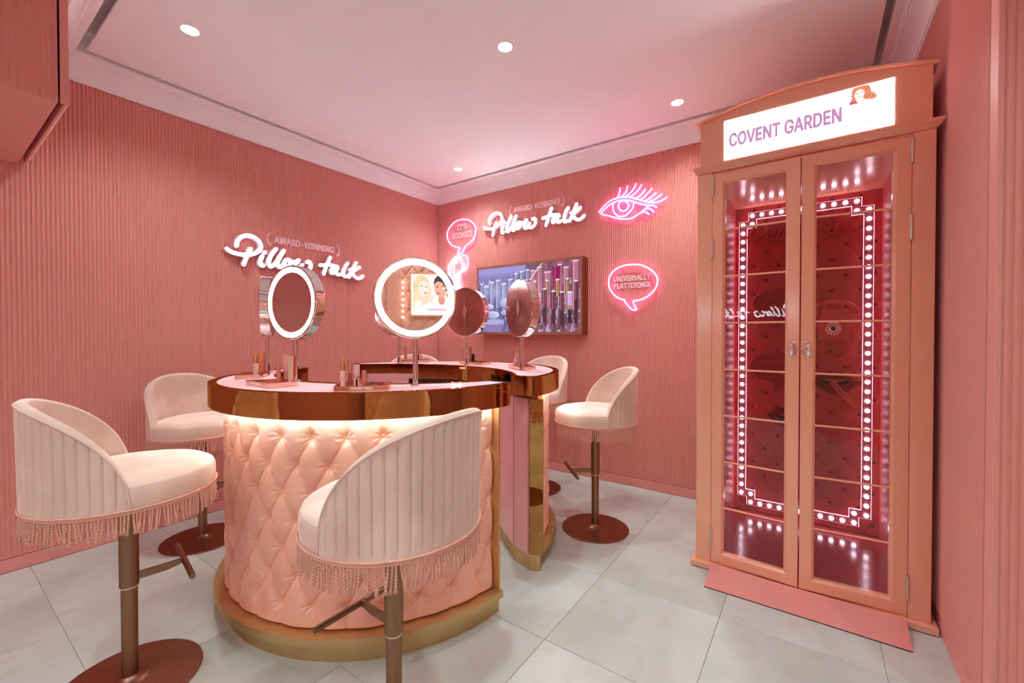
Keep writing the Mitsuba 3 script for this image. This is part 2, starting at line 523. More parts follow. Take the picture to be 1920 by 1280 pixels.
button_ply = mikit.ply(moved(lathe([(.0, -.004), (.008, -.002), (.009, .001), (.007, .0035), (.003, .0048), (0, .005)], 14), trimesh.transformations.rotation_matrix(math.pi / 2, [0, 1, 0])), 'leather', smooth=50)
CF, CB, RT = (-2.08, 1.67), (-2.13, 1.98), .895


def counter(c, P, body, kick, arc, a_led, res, label, inner_panels, tip_panels):
    key = thing('vanity_counter', label, 'counter')
    ring = P.difference(P.buffer(-.036, 16))
    obj('rim', merge(extrude(P.difference(P.buffer(-.006, 16)), .998, ZT - .002), extrude(ring, ZT - .004, ZT)), 'bronze_mirror', key, smooth=25, label='mirror-polished bronze rim band')
    obj('top', extrude(P.buffer(-.0365, 16), ZT - .03, ZT - .0015), 'pink_top', key, label='pale pink glossy top')
    obj('underside', extrude(P.buffer(-.008, 16), 1.03, 1.04), 'black_plastic', key)
    obj('body', extrude(body, .10, 1.03), 'pink_laminate', key)
    obj('kick', extrude(kick, .0, .10), 'brass_brushed', key, smooth=25, label='brushed brass plinth')
    a0, a1 = arc
    aa = np.linspace(a0, a1, 100)
    seg = lambda r0, r1, b0, b1: Polygon([(c[0] + r1 * math.cos(t), c[1] + r1 * math.sin(t)) for t in np.linspace(b0, b1, 100)] + [(c[0] + r0 * math.cos(t), c[1] + r0 * math.sin(t)) for t in np.linspace(b1, b0, 100)])
    obj('ledge', extrude(seg(.77, .878, a0 - .02, a1 + .02), .087, .120), 'brass_brushed', key, smooth=25, label='brushed brass ledge under the upholstery')
    sgn = 1
    m, spots = tufted(c, .806, a0, a1, .121, 1.0, res, 7, .910, .1435, .116, .028, 5, math.radians(-61.4 if c is CF else 61.4))
    tp = obj('tufted_panel', m, 'leather', key, smooth=True, label='deep-buttoned pink leather front')
    for t, z in spots:
        obj('button', button_ply, None, tp, M=rotz(math.degrees(t), c[0] + .7985 * math.cos(t), c[1] + .7985 * math.sin(t), z))
    obj('led_strip', extrude(seg(.866, .884, *a_led), 1.000, 1.006), 'white_plastic', key, emit=LED_STRIP, weight=5)
    for t in (a0, a1):
        s = .012 if t == max(a0, a1) else -.012
        obj('edge_strip', extrude(seg(.775, .865, min(t, t + s), max(t, t + s)), .12, 1.0), 'brass_brushed', key, label='brass edge strip')
    for i, (p, q, mt, z0, z1) in enumerate(inner_panels):
        p, q = np.array(p), np.array(q)
        d = (q - p) / np.linalg.norm(q - p)
        nn = np.array([d[1], -d[0]])
        if np.dot(nn, np.array([c[0], c[1] - (.5 if c is CB else -.5)]) - p) < 0:
            nn = -nn
        p, q = p + d * .003, q - d * .003
        poly = Polygon([p, q, q + nn * .016, p + nn * .016])
        pk = obj({'bronze_mirror': 'mirror_panel', 'black_plastic': 'recess_shade_strip'}.get(mt, 'drawer_panel'), extrude(poly, z0, z1), mt, key)
        if mt == 'pink_laminate' and np.linalg.norm(q - p) > .2:
            h = p + (q - p) * .72 + nn * .016
            an = math.degrees(math.atan2(nn[1], nn[0]))
            obj('keyhole', moved(trimesh.creation.cylinder(.005, .004, sections=12), trimesh.transformations.rotation_matrix(math.pi / 2, [0, 1, 0]), rotz(an, h[0], h[1], .90)), 'black_plastic', pk)
    return key


# back counter: facets on the staff side
PB = crescent(CB, RT, (-2.17, 1.416), .939, 1.95, 1, .085)
VB = [(-1.235, 2.046), (-1.309, 2.014), (-1.429, 2.050), (-1.688, 2.243), (-1.96, 2.37), (-2.30, 2.37), (-2.572, 2.243), (-2.831, 2.050), (-2.951, 2.014), (-3.025, 2.046)]
angB = [math.atan2(VB[0][1] - CB[1], VB[0][0] - CB[0]), math.pi - math.atan2(VB[0][1] - CB[1], VB[0][0] - CB[0])]
arcB = [(CB[0] + .795 * math.cos(t), CB[1] + .795 * math.sin(t)) for t in np.linspace(angB[1] - .09, angB[0] + .09, 60)]
bodyB = Polygon([(CB[0] + .86 * math.cos(angB[0]), CB[1] + .86 * math.sin(angB[0]))][:0] + VB + arcB).buffer(0).buffer(-.018)
kickB = bodyB.buffer(.016).intersection(disc(CB, .80).union(sbox(-9, -9, 9, 2.2)))
ip = [(VB[i], VB[i + 1], 'bronze_mirror' if i in (0, 8) else 'pink_laminate', .10, .93 if i in (3, 4, 5) else .975) for i in range(9)] + [(VB[i], VB[i + 1], 'black_plastic', .935, .995) for i in (3, 4, 5)]  # flat black strips put the shade of the open shelf into colour
kB = counter(CB, PB, bodyB, kickB, (angB[0] + .06, angB[1] - .06), (angB[0] + .02, angB[1] - .02), .0075,
             'rear curved vanity counter with pink facets, bronze rim and brass plinth below the television', ip, None)
# front counter
PF = crescent(CF, RT, (-2.13, 1.965), .82, 1.70, -1, .06)
bodyF = PF.buffer(-.055).intersection(disc(CF, .795))
kickF = PF.buffer(-.058).intersection(disc(CF, .838))
aF = (-math.pi + .075, -.075)
kF = counter(CF, PF, bodyF, kickF, aF, (aF[0] - .03, aF[1] + .03), .0036,
             'front curved vanity counter with deep-buttoned pink leather, glossy bronze rim and brass plinth', [], None)

# ------------------------------------------------------------------ round vanity mirrors on stems
MR, MD = .183, .052


def yaxis_to(n):
    """Rotation taking local +y to the horizontal direction n, z kept."""
    return math.degrees(math.atan2(n[1], n[0])) - 90


rot_y = trimesh.transformations.rotation_matrix(-math.pi / 2, [1, 0, 0])      # lathe axis z -> +y
housing_ply = mikit.ply(moved(lathe([(.0, -.004), (MR - .012, -.004), (MR - .002, -.004), (MR, -.001), (MR, MD - .004), (MR - .003, MD), (MR - .008, MD), (MR - .008, MD - .006), (0, MD - .006)], 96), rot_y), 'chrome', smooth=30)
ring_ply = mikit.ply(moved(lathe([(MR - .009, MD - .006), (MR - .009, MD - .0035), (MR - .036, MD - .0035), (MR - .036, MD - .006)], 96), rot_y), 'white_plastic', smooth=30)
glass_ply = mikit.ply(moved(lathe([(MR - .0365, MD - .006), (MR - .0365, MD - .004), (0, MD - .004)], 96), rot_y), 'mirror_silver', smooth=30)
back_ply = mikit.ply(moved(lathe([(0, -.0075), (MR - .006, -.0075), (MR - .004, -.006), (MR - .004, -.003)], 96), rot_y), 'rose_mirror', smooth=30)


def ray_sheet():
    ps = []
    for k in range(72):
        t = k * 2 * math.pi / 72
        for r0, r1, w0, w1 in [(.052 + .02 * (k % 2), MR - .010, .0002, .0007)]:
            c, s = math.cos(t), math.sin(t)
            ps.append(Polygon([(r0 * c - w0 * s, r0 * s + w0 * c), (r1 * c - w1 * s, r1 * s + w1 * c), (r1 * c + w1 * s, r1 * s - w1 * c), (r0 * c + w0 * s, r0 * s - w0 * c)]))
    star = Polygon([(-.022, 0), (-.003, .05), (-.0012, MR - .012), (.0012, MR - .012), (.003, .05), (.022, 0), (.003, -.05), (.0012, -MR + .012), (-.0012, -MR + .012), (-.003, -.05)])
    m = merge(*[extrude(p, 0, .0008) for p in ps])
    st = extrude(star.difference(Point(0, 0).buffer(.0125).difference(Point(0, 0).buffer(.0108))), 0, .0012)
    return m, st


etch, star = ray_sheet()
to_back = np.array([[-1, 0, 0, 0], [0, 0, -1, -.0075], [0, 1, 0, 0], [0, 0, 0, 1.]]) @ np.diag([-1, 1, 1, 1.])
to_back = np.array([[1., 0, 0, 0], [0, 0, -1, -.0075], [0, 1, 0, 0], [0, 0, 0, 1]])
etch_ply = mikit.ply(moved(etch, to_back), 'etched_rose')
star_ply = mikit.ply(moved(star, to_back), 'etched_rose')
mono = merge(moved(text('C', .014, .0016), trimesh.transformations.translation_matrix([-.0085, -.007, 0])), moved(text('T', .014, .0016), trimesh.transformations.translation_matrix([-.0035, -.007, 0])))
mono_ply = mikit.ply(moved(mono, to_back), 'rose_mirror')
stem_ply = mikit.ply(moved(lathe([(0, 0), (.024, 0), (.024, .003), (.0135, .006), (.012, .012), (.012, .235), (0, .236)], 24), np.eye(4)), 'chrome', smooth=40)
MIRRORS = [
    (-2.110, 1.113, (.146, -.989), 0, 'round chrome vanity mirror with lit white ring reflecting only pink wall', 1.493),
    (-2.766, 1.282, (-.50, -.865), 0, 'round chrome vanity mirror seen almost edge-on, behind the lit one', 1.507),
    (-1.483, 1.329, (.770, -.637), -.012, 'large round lit vanity mirror reflecting a poster of two women', 1.500),
    (-2.150, 2.438, (-.08, .997), 0, 'round vanity mirror seen from its sunburst-etched back, left of the television mirror', 1.505),
    (-1.525, 2.257, (.473, .882), 0, 'round vanity mirror seen obliquely from its etched back, in front of the television', 1.502),
    (-2.724, 2.268, (-.60, .80), 0, 'round vanity mirror mostly hidden behind the large lit mirror', 1.500)]
for x, y, n, tilt, lab, cz in MIRRORS:
    k = thing('vanity_mirror', lab, 'mirror')
    n = np.array(n) / np.linalg.norm(n)
    M = rotz(yaxis_to(n), x - n[0] * MD * .45, y - n[1] * MD * .45, cz) @ trimesh.transformations.rotation_matrix(tilt, [1, 0, 0])
    obj('stem', stem_ply, None, k, M=rotz(0, x, y, ZT - .0010) @ np.diag([1, 1, (cz - MR - ZT + .012) / .235, 1]))
    h = obj('housing', housing_ply, None, k, M=M)
    obj('glass', glass_ply, None, k, M=M)
    obj('light_ring', ring_ply, None, k, M=M, emit=MIRROR_RING, weight=1.)
    b = obj('back_plate', back_ply, None, k, M=M, label='rose mirror back etched with a sunburst')
    obj('sunburst_etching', etch_ply, None, b, M=M)
    obj('star_emblem', star_ply, None, b, M=M)
    obj('monogram', mono_ply, None, b, M=M)

# ------------------------------------------------------------------ trays and make-up on the counters
Z0 = ZT - .0008
TRAYS = [
    ([(-2.151, .900), (-1.912, .888), (-1.905, 1.010), (-2.060, 1.055)], 'rose gold acrylic tray beside the lit mirror on the front counter', (0, 3)),
    ([(-2.443, .970), (-2.379, 1.063), (-2.560, 1.200), (-2.640, 1.090)], 'rose gold acrylic tray at the left end of the front counter', (0,)),
    ([(-1.588, .990), (-1.439, 1.144), (-1.542, 1.239), (-1.748, 1.119)], 'rose gold acrylic tray with cut corner in front of the large lit mirror', (0,)),
    ([(-2.739, 2.296), (-2.621, 2.500), (-2.720, 2.600), (-2.860, 2.400)], 'rose gold acrylic tray at the left end of the rear counter', ()),
    ([(-2.288, 2.505), (-2.032, 2.475), (-2.044, 2.602), (-2.250, 2.670)], 'rose gold acrylic tray in the middle of the rear counter', ()),
    ([(-1.765, 2.440), (-1.560, 2.271), (-1.513, 2.402), (-1.675, 2.530)], 'rose gold acrylic tray at the right end of the rear counter', ())]
TH = .021
for P4, lab, edges in TRAYS:
    k = thing('display_tray', lab, 'tray', 'make-up display trays')
    del labels[k]['group']
    P = Polygon(P4)
    obj('base', extrude(P, Z0, Z0 + .004), 'rose_gold', k)
    P4 = [np.array(p) for p in P.exterior.coords[:-1]]
    if not P.exterior.is_ccw:
        P4 = P4[::-1]
    Pi = P.buffer(-.003, join_style=2)
    obj('wall', extrude(P.difference(Pi), Z0 + .004, Z0 + TH), 'rose_gold', k)
    if edges:
        best = max(range(4), key=lambda i: np.linalg.norm(P4[(i + 1) % 4] - P4[i]) if np.dot((P4[(i + 1) % 4] + P4[i]) / 2 - np.array(P.centroid.coords[0]), -np.array(P.centroid.coords[0])) > .02 else 0)
        a, b = P4[best], P4[(best + 1) % 4]
        d = (b - a) / np.linalg.norm(b - a)
        Mx = np.eye(4)
        Mx[:3, 0], Mx[:3, 1], Mx[:3, 2] = (*d, 0), (0, 0, 1), (d[1], -d[0], 0)
        Mx[:3, 3] = (*(a + d * (np.linalg.norm(b - a) * .5 - .045)), Z0 + .0075)
        obj('lettering', text('Charlotte Tilbury', .009, .0006, .09, .03), 'white_plastic', k, M=Mx)

ZP = Z0 + .004
MATS = {}


def pmat(c, rough=.3):
    key = 'cosmetic_%02x%02x%02x' % c
    if key not in scene:
        mat(key, lin(*c), rough, spec=.5)
    return key


def lipstick(x, y, h, cap_mat, body_c, lab, share=.55, r=.0085):
    k = tag(numbered('lipstick'), lab, 'lipstick')
    obj('body', lathe([(0, 0), (r, 0), (r, h * share), (0, h * share)], 20), pmat(body_c) if isinstance(body_c, tuple) else body_c, k, smooth=30, M=rotz(0, x, y, ZP))
    obj('cap', lathe([(0, h * share), (r * .94, h * share), (r * .94, h - .001), (r * .88, h), (0, h)], 20), cap_mat, k, smooth=30, M=rotz(0, x, y, ZP))
    return k


def squeeze_tube(x, y, h, c, cap_mat, lab, ang=0, r=.0095):
    """A tube standing on its cap: round at the cap, pressed flat at the sealed end."""
    k = tag(numbered('cream_tube'), lab, 'tube')
    n, V = 20, []
    t = np.linspace(0, 1, 12)
    for s in t:
        a = np.arange(n + 1) * 2 * np.pi / n
        rx, ry = r * (1 + .18 * s), r * (1 - s ** 1.6) + .0008
        V.append(np.c_[rx * np.cos(a), ry * np.sin(a), np.full(n + 1, .024 + (h - .03) * s)])
    m = merge(grid_mesh(np.array(V).transpose(1, 0, 2)), box(-r * 1.2, r * 1.2, -.0012, .0012, h - .008, h, .0004))
    if m.volume < 0:
        m.invert()
    obj('body', m, pmat(c), k, smooth=40, M=rotz(ang, x, y, ZP))
    obj('cap', lathe([(0, 0), (.0088, 0), (.0092, .002), (.0092, .022), (r * .98, .0245), (0, .0245)], 20), cap_mat, k, smooth=30, M=rotz(ang, x, y, ZP))
    return k


def quilted(x, y, h, lab):
    k = tag(numbered('quilted_lipstick'), lab, 'lipstick')
    n, mrow = 28, 30
    a, z = np.meshgrid(np.arange(n + 1) * 2 * np.pi / n, np.linspace(h * .52, h, mrow), indexing='ij')
    q = np.abs(np.sin(a * 4 + z * 260)) * np.abs(np.sin(a * 4 - z * 260))
    R = .0118 + .0016 * q
    V = np.stack([R * np.cos(a), R * np.sin(a), z], -1)
    m = merge(grid_mesh(V), lathe([(0, h * .52), (.0118, h * .52)], 28), lathe([(.0118, h), (0, h + .001)], 28))
    if m.volume < 0:
        m.invert()
    obj('cap', m, pmat((236, 186, 190)), k, smooth=40, M=rotz(0, x, y, ZP))
    obj('band', lathe([(0, h * .45), (.0128, h * .45), (.0132, h * .485), (.0128, h * .52), (0, h * .52)], 28), 'gold', k, smooth=40, M=rotz(0, x, y, ZP))
    obj('body', lathe([(0, 0), (.0112, 0), (.0112, h * .45), (0, h * .45)], 28), pmat((236, 190, 192)), k, smooth=30, M=rotz(0, x, y, ZP))
    obj('label_plate', box(.0100, .0118, -.004, .004, .004, h * .40, .0004), 'black_plastic', k, M=rotz(math.degrees(math.atan2(-y, -x)), x, y, ZP))
    return k


lipstick(-1.975, .962, .082, 'black_plastic', (24, 18, 18), 'short black lipstick in the tray by the lit mirror', .5)
lipstick(-1.945, .948, .101, 'rose_gold', (206, 128, 96), 'slim copper lip gloss in the tray by the lit mirror', .55, .0085)
squeeze_tube(-1.981, 1.000, .133, (238, 160, 148), 'gold', 'pale pink tube with gold cap beside the red tube', 60, .0115)
squeeze_tube(-1.957, 1.016, .131, (176, 48, 52), 'gold', 'dark red tube with gold cap between two pale tubes', 60, .0105)
squeeze_tube(-1.925, .990, .131, (214, 170, 138), pmat((240, 206, 206)), 'beige tube with pink cap nearest the mirror stem', 50, .0115)
lipstick(-2.475, 1.086, .128, 'gold', (242, 212, 200), 'white concealer with tall gold cap in the left tray', .56, .0125)
squeeze_tube(-2.512, 1.128, .131, (234, 138, 100), 'gold', 'coral orange tube on a gold cap in the left tray', 40, .0115)
squeeze_tube(-2.548, 1.163, .124, (186, 120, 106), 'rose_gold', 'mauve brown tube beside the coral tube', 40, .0105)
lipstick(-1.606, 1.043, .129, 'gold', (242, 206, 186), 'cream concealer with gold cap in the tray of the large mirror', .60, .0098)
lipstick(-1.604, 1.076, .118, 'rose_gold', (164, 84, 72), 'brown lip gloss with mirrored cap beside the cream concealer', .55, .0088)
quilted(-1.577, 1.089, .100, 'pink quilted lipstick with gold band in the tray of the large mirror')
lipstick(-1.561, 1.115, .075, 'rose_gold', 'rose_gold', 'short rose gold lipstick right of the quilted one', .5, .0105)
squeeze_tube(-2.777, 2.383, .126, (206, 130, 90), 'rose_gold', 'bronze tube in the rear left tray, left of the mirror stem', 40, .0125)
lipstick(-2.731, 2.477, .118, 'rose_gold', 'black_plastic', 'black lipstick with copper cap in the rear left tray', .55, .0095)
lipstick(-2.683, 2.466, .113, 'rose_gold', (206, 128, 124), 'pink lip gloss with copper cap in the rear left tray', .58, .0088)
squeeze_tube(-2.265, 2.520, .130, (206, 130, 116), pmat((240, 206, 206)), 'rosy tube with pink cap left of the rear centre mirror stem', 20, .0115)
squeeze_tube(-2.213, 2.551, .130, (178, 96, 86), 'gold', 'mauve tube with gold cap right of the rear centre mirror stem', 20, .0105)
lipstick(-2.171, 2.532, .077, 'black_plastic', 'black_plastic', 'short black lipstick in the rear middle tray', .5, .0125)
lipstick(-1.711, 2.444, .127, 'gold', (240, 196, 186), 'pale concealer with gold cap in the rear right tray', .5, .0105)
lipstick(-1.663, 2.395, .095, pmat((232, 176, 178)), (226, 164, 166), 'thick pink lipstick in the rear right tray', .42, .0125)
lipstick(-1.593, 2.333, .075, 'rose_gold', 'rose_gold', 'short copper lipstick beside the rear right mirror stem', .5, .0095)
for x, y, lab in [(-1.60, 1.175, 'dark oval compact lying in the tray of the large mirror'), (-1.570, 2.400, 'dark oval compact lying in the rear right tray'), (-2.095, 2.560, 'gold rimmed pencil case lying in the rear middle tray')]:
    k = tag(numbered('compact'), lab, 'compact')
    obj('case', moved(lathe([(0, 0), (.026, 0), (.028, .003), (.028, .009), (.025, .011), (0, .0115)], 32), np.diag([1.2, .8, 1, 1])), 'black_plastic', k, smooth=40, M=rotz(45, x, y, ZP))
    obj('rim', moved(lathe([(.028, .005), (.0288, .006), (.028, .007), (.027, .006), (.028, .005)], 32), np.diag([1.2, .8, 1, 1])), 'gold', k, smooth=40, M=rotz(45, x, y, ZP))

# ------------------------------------------------------------------ fringed velvet bar stools (front = local +x)
ZS = .747                       # bottom edge of the upholstery
RS = .277
ALF = math.radians(91)


def shell_h(phi):
    t = np.clip(np.abs(phi) / ALF, 0, 1)
    return .024 + .342 * (1 - t ** 2.1) ** (1 / 1.95)


def make_shell():
    nphi, ph = 27 * 10 + 1, None
    ph = np.linspace(-ALF, ALF, nphi)
    h = shell_h(ph)
    nv = 14
    rows = []
    nch = 27
    cyc = (ph + ALF) / (2 * ALF) * nch
    ripple = .0062 * (np.abs(np.sin(np.pi * cyc)) ** .42 - 1)
    for v in np.linspace(0, 1, nv):                   # outer face, bottom to top
        flat = ripple * np.clip((1 - v) / .06, 0, 1) ** .5 * np.clip(v / .05 + .3, 0, 1)
        rows.append((RS + (.007) * v * h / .42 + flat, ZS + v * (h - .012)))
    top = RS + (.007) * h / .42
    th = .040 - .006 * h / .42
    for a in np.linspace(math.pi * .12, math.pi * .92, 7):
        rows.append((top - th / 2 + th / 2 * math.cos(a), ZS + h - .012 + .013 * math.sin(a)))
    for v in np.linspace(1, 0, 7):                    # inner face
        rows.append((top - th - .010 * (1 - v) * h / .42, ZS + .02 + v * (h - .036)))
    V = np.stack([np.stack([-r * np.cos(ph), -r * np.sin(ph), z * np.ones_like(ph)], -1) for r, z in rows], 1)
    m = grid_mesh(V)
    caps = []
    for i in (0, nphi - 1):
        c = V[i].mean(0)
        k = len(rows)
        vv = np.vstack([V[i], c])
        f = np.array([[j, (j + 1) % k, k] for j in range(k)])
        caps.append(trimesh.Trimesh(vv, f if i == 0 else f[:, ::-1], process=False))
    if np.dot(m.face_normals[len(m.faces) // 2 // 1 - 50], m.triangles_center[len(m.faces) // 2 - 50] * [1, 1, 0]) < 0:
        m.invert()
    mid = int((nphi - 1) / 2)
    nrm = m.face_normals[mid * (len(rows) - 1) * 2]
    if nrm[0] > 0:                                    # outer face at the back must look to -x
        m.invert()
    for cmesh, s in zip(caps, (-1, 1)):
        pass
    return merge(m, *caps)


def arc_pts(r, z, a0, a1, n):
    return np.array([(r * math.cos(a), r * math.sin(a), z) for a in np.linspace(a0, a1, n)])


def rope(P, r, pitch, closed, strands=3, sides=5, per=7):
    """Twisted cord along P."""
    P = np.asarray(P, float)
    t, A, B = frames(P, closed)
    seg = np.linalg.norm(np.diff(np.vstack([P, P[:1]]) if closed else P, axis=0), axis=1)
    s = np.r_[0, np.cumsum(seg)][:len(P)]
    L = s[-1] + (seg[-1] if closed else 0)
    turns = max(1, round(L / pitch))
    out = []
    for k in range(strands):
        a = 2 * np.pi * (s / L * turns + k / strands)
        Q = P + r * .5 * (np.cos(a)[:, None] * A + np.sin(a)[:, None] * B)
        out.append(tube(Q, r * .56, sides, closed))
    return merge(*out)


def make_fringe():
    rng = np.random.default_rng(3)
    n = 165
    ms = []
    for i in range(n):
        a = 2 * np.pi * i / n + rng.uniform(-.006, .006)
        L = .070 + rng.uniform(-.008, .006)
        sw, sw2 = rng.uniform(-.010, .010), rng.uniform(-.003, .006)
        z = np.linspace(0, 1, 17)
        r0 = RS - .004
        c, s = math.cos(a), math.sin(a)
        tang = np.array([-s, c, 0])
        P = np.array([[r0 * c, r0 * s, ZS - .012 - L * q] + tang * sw * q ** 1.5 + np.array([c, s, 0]) * sw2 * q for q in z])
        f = 2 * np.pi * z * 3.6 + rng.uniform(0, 6)
        _, A, B = frames(P)
        for o in (0, np.pi):
            Q = P + .0021 * (np.cos(f + o)[:, None] * A + np.sin(f + o)[:, None] * B)
            ms.append(tube(Q, .0021, 5))
        e = P[-1]
        ms.append(tube([e + tang * x + [0, 0, y] for x, y in ((-.0026, .002), (-.0034, -.003), (0, -.0062), (.0034, -.003), (.0026, .002))], .0019, 4))
    return merge(*ms)


shell = make_shell()
ph_ = np.linspace(-ALF, ALF, 120)
hh_ = shell_h(ph_)
edge = np.stack([-(RS + (.007) * hh_ / .42 - .0005) * np.cos(ph_), -(RS + (.007) * hh_ / .42 - .0005) * np.sin(ph_), ZS + hh_ - .010], -1)
lead = [edge[0] * [1, 1, 0] + [0, 0, ZS + q] for q in (0, .008)]
tail = [edge[-1] * [1, 1, 0] + [0, 0, ZS + q] for q in (.008, 0)]
piping = tube(np.vstack([lead, edge, tail]), .0036, 7)
cush = lathe([(0, ZS - .004), (RS - .004, ZS - .002), (RS - .001, ZS + .02), (RS - .001, ZS + .04), (RS - .003, ZS + .062), (RS - .008, ZS + .070), (RS - .010, ZS + .0705), (RS - .012, ZS + .075), (RS - .030, ZS + .085), (RS - .09, ZS + .096), (RS - .18, ZS + .101), (0, ZS + .102)], 96)
vv = cush.vertices
ang_ = np.arctan2(vv[:, 1], vv[:, 0])
inside = 1 - np.clip((np.cos(ang_) + .12) / .10, 0, 1)
rr = np.hypot(vv[:, 0], vv[:, 1])
lim = RS - .044
sc = np.where((rr > lim) & (inside > 0), 1 - inside * (1 - lim / np.maximum(rr, 1e-9)), 1)
vv[:, :2] *= sc[:, None]
S_PLY = dict(
    shell=mikit.ply(shell, 'velvet', smooth=50), cushion=mikit.ply(cush, 'velvet', smooth=40),
    piping=mikit.ply(piping, 'velvet', smooth=True),
    seam=mikit.ply(tube(arc_pts(RS - .0095, ZS + .0705, -1.62, 1.62, 80), .0020, 5), 'velvet', smooth=True),
    cord=mikit.ply(rope(arc_pts(RS + .002, ZS - .001, 0, 2 * math.pi, 241)[:-1], .0042, .020, True), 'fringe_thread', smooth=True),
    braid=mikit.ply(lathe([(RS - .006, ZS - .014), (RS - .001, ZS - .014), (RS - .0005, ZS - .006), (RS - .001, ZS - .002), (RS - .006, ZS - .002), (RS - .006, ZS - .014)], 96), 'fringe_thread', smooth=40),
    fringe=mikit.ply(make_fringe(), 'fringe_thread', smooth=True),
    under=mikit.ply(lathe([(0, ZS - .016), (.20, ZS - .016), (RS - .012, ZS - .006), (RS - .012, ZS + .002), (0, ZS + .002)], 64), 'black_plastic', smooth=30),
    sleeve=mikit.ply(lathe([(0, .374), (.0285, .374), (.0295, .375), (.0295, ZS - .018), (.05, ZS - .015), (0, ZS - .015)], 40), 'bronze_dark', smooth=30),
    collar=mikit.ply(lathe([(.024, .370), (.0275, .370), (.0275, .374), (.024, .374)], 40), 'white_plastic', smooth=30),
    column=mikit.ply(lathe([(0, .02), (.0248, .02), (.0248, .42), (0, .42)], 40), 'bronze_dark', smooth=30),
    base=mikit.ply(lathe([(0, 0), (.223, 0), (.226, .002), (.226, .006), (.222, .0085), (.12, .011), (.060, .0125), (.036, .022), (.0258, .034), (0, .034)], 96), 'base_bronze', smooth=35))
arm_poly = Polygon([(.027, -.016), (.110, -.016), (.170, -.004), (.170, .012), (.163, .014), (.104, .012), (.027, .012)])
arm = moved(extrude(arm_poly, -.005, .005), np.array([[1., 0, 0, 0], [0, 0, -1, 0], [0, 1, 0, .405], [0, 0, 0, 1]]))
F_PLY = dict(arm=mikit.ply(arm, 'bronze_dark'), bar=mikit.ply(tube([(.170, -.172, .408), (.170, .172, .408)], .0105, 16), 'bronze_dark', smooth=40))
STOOLS = [
    (-2.143, .481, 77, 81, 0, 'blush velvet bar stool at the left front, its whole seat and footrest in view'),
    (-1.106, .897, 187, 180, 0, 'blush velvet bar stool seen from its channelled back, in front of the buttoned counter'),
    (-1.230, 2.722, -139.7, -138, 0, 'blush velvet bar stool between the rear counter and the telephone booth'),
    (-3.264, 1.101, 10, 30, -.04, 'blush velvet bar stool against the left wall, facing into the room behind the counter'),
    (-1.988, 3.141, -100, -100, .03, 'blush velvet bar stool behind the rear counter, only its back rim showing below the television'),
    (-3.038, 2.717, -42, -42, .03, 'blush velvet bar stool behind the rear counter in the room corner, only its rim showing')]
for x, y, ang, foot, up, lab in STOOLS:
    k = thing('bar_stool', lab, 'stool')
    M, MF, M0 = rotz(ang, x, y, up), rotz(foot, x, y, up), rotz(ang, x, y, 0)
    for name, key, l in (('base', 'base', 'round dark bronze foot plate'), ('column', 'column', None), ('collar', 'collar', None), ('sleeve', 'sleeve', 'brushed bronze sleeve'), ('seat_board', 'under', None)):
        obj(name, S_PLY[key], None, k, M=M0 if name in ('base', 'column') else M, label=l)
    s = obj('seat', S_PLY['cushion'], None, k, M=M)
    obj('seam', S_PLY['seam'], None, s, M=M)
    b = obj('backrest', S_PLY['shell'], None, k, M=M, label='curved back with vertical channels outside')
    obj('piping', S_PLY['piping'], None, b, M=M)
    obj('cord', S_PLY['cord'], None, k, M=M)
    obj('braid', S_PLY['braid'], None, k, M=M)
    obj('fringe', S_PLY['fringe'], None, k, M=M, label='twisted bullion fringe', kind='stuff')
    f = obj('footrest', F_PLY['arm'], None, k, M=MF)
    obj('bar', F_PLY['bar'], None, f, M=MF)

# ------------------------------------------------------------------ neon signs
PILLOW_TALK = [[(0.121,0.185),(0.123,0.21),(0.137,0.239),(0.166,0.265),(0.2,0.278),(0.233,0.276),(0.266,0.262),(0.288,0.239),(0.298,0.209),(0.291,0.18),(0.269,0.157),(0.239,0.139),(0.205,0.127),(0.16,0.121),(0.109,0.124),(0.074,0.134),(0.055,0.147)],[(0.219,0.175),(0.208,0.148),(0.191,0.106),(0.171,0.047)],[(0.31,0.135),(0.299,0.108),(0.294,0.079),(0.299,0.058),(0.318,0.06)],[(0.325,0.166),(0.329,0.168)],[(0.415,0.208),(0.391,0.177),(0.371,0.137),(0.36,0.1),(0.36,0.069),(0.376,0.058),(0.401,0.077),(0.428,0.107),(0.455,0.163),(0.478,0.206)],[(0.455,0.163),(0.436,0.127),(0.428,0.094),(0.432,0.07),(0.449,0.063),(0.473,0.083),(0.486,0.111),(0.504,0.136),(0.528,0.133),(0.535,0.11),(0.522,0.083),(0.499,0.073),(0.481,0.089)],[(0.528,0.133),(0.553,0.123),(0.579,0.127),(0.607,0.147),(0.588,0.122),(0.576,0.09),(0.586,0.065),(0.609,0.066),(0.627,0.086),(0.637,0.11),(0.63,0.082),(0.647,0.063),(0.679,0.063),(0.704,0.083),(0.715,0.111),(0.711,0.136),(0.694,0.148),(0.68,0.142)],[(0.898,0.216),(0.88,0.175),(0.856,0.118),(0.835,0.058)],[(0.801,0.132),(0.842,0.14),(0.889,0.148),(0.935,0.146),(0.972,0.141)],[(0.974,0.139),(0.945,0.138),(0.922,0.119),(0.908,0.093),(0.912,0.075),(0.933,0.079),(0.958,0.106),(0.977,0.135),(0.963,0.105),(0.961,0.079),(0.981,0.068),(1.009,0.076)],[(1.078,0.188),(1.056,0.161),(1.038,0.117),(1.033,0.082),(1.044,0.061),(1.067,0.064),(1.091,0.067)],[(1.168,0.207),(1.146,0.162),(1.122,0.111),(1.096,0.061)],[(1.206,0.169),(1.172,0.146),(1.137,0.122),(1.109,0.134)],[(1.115,0.132),(1.129,0.11),(1.142,0.085),(1.168,0.064),(1.198,0.059),(1.228,0.072),(1.245,0.087)]]
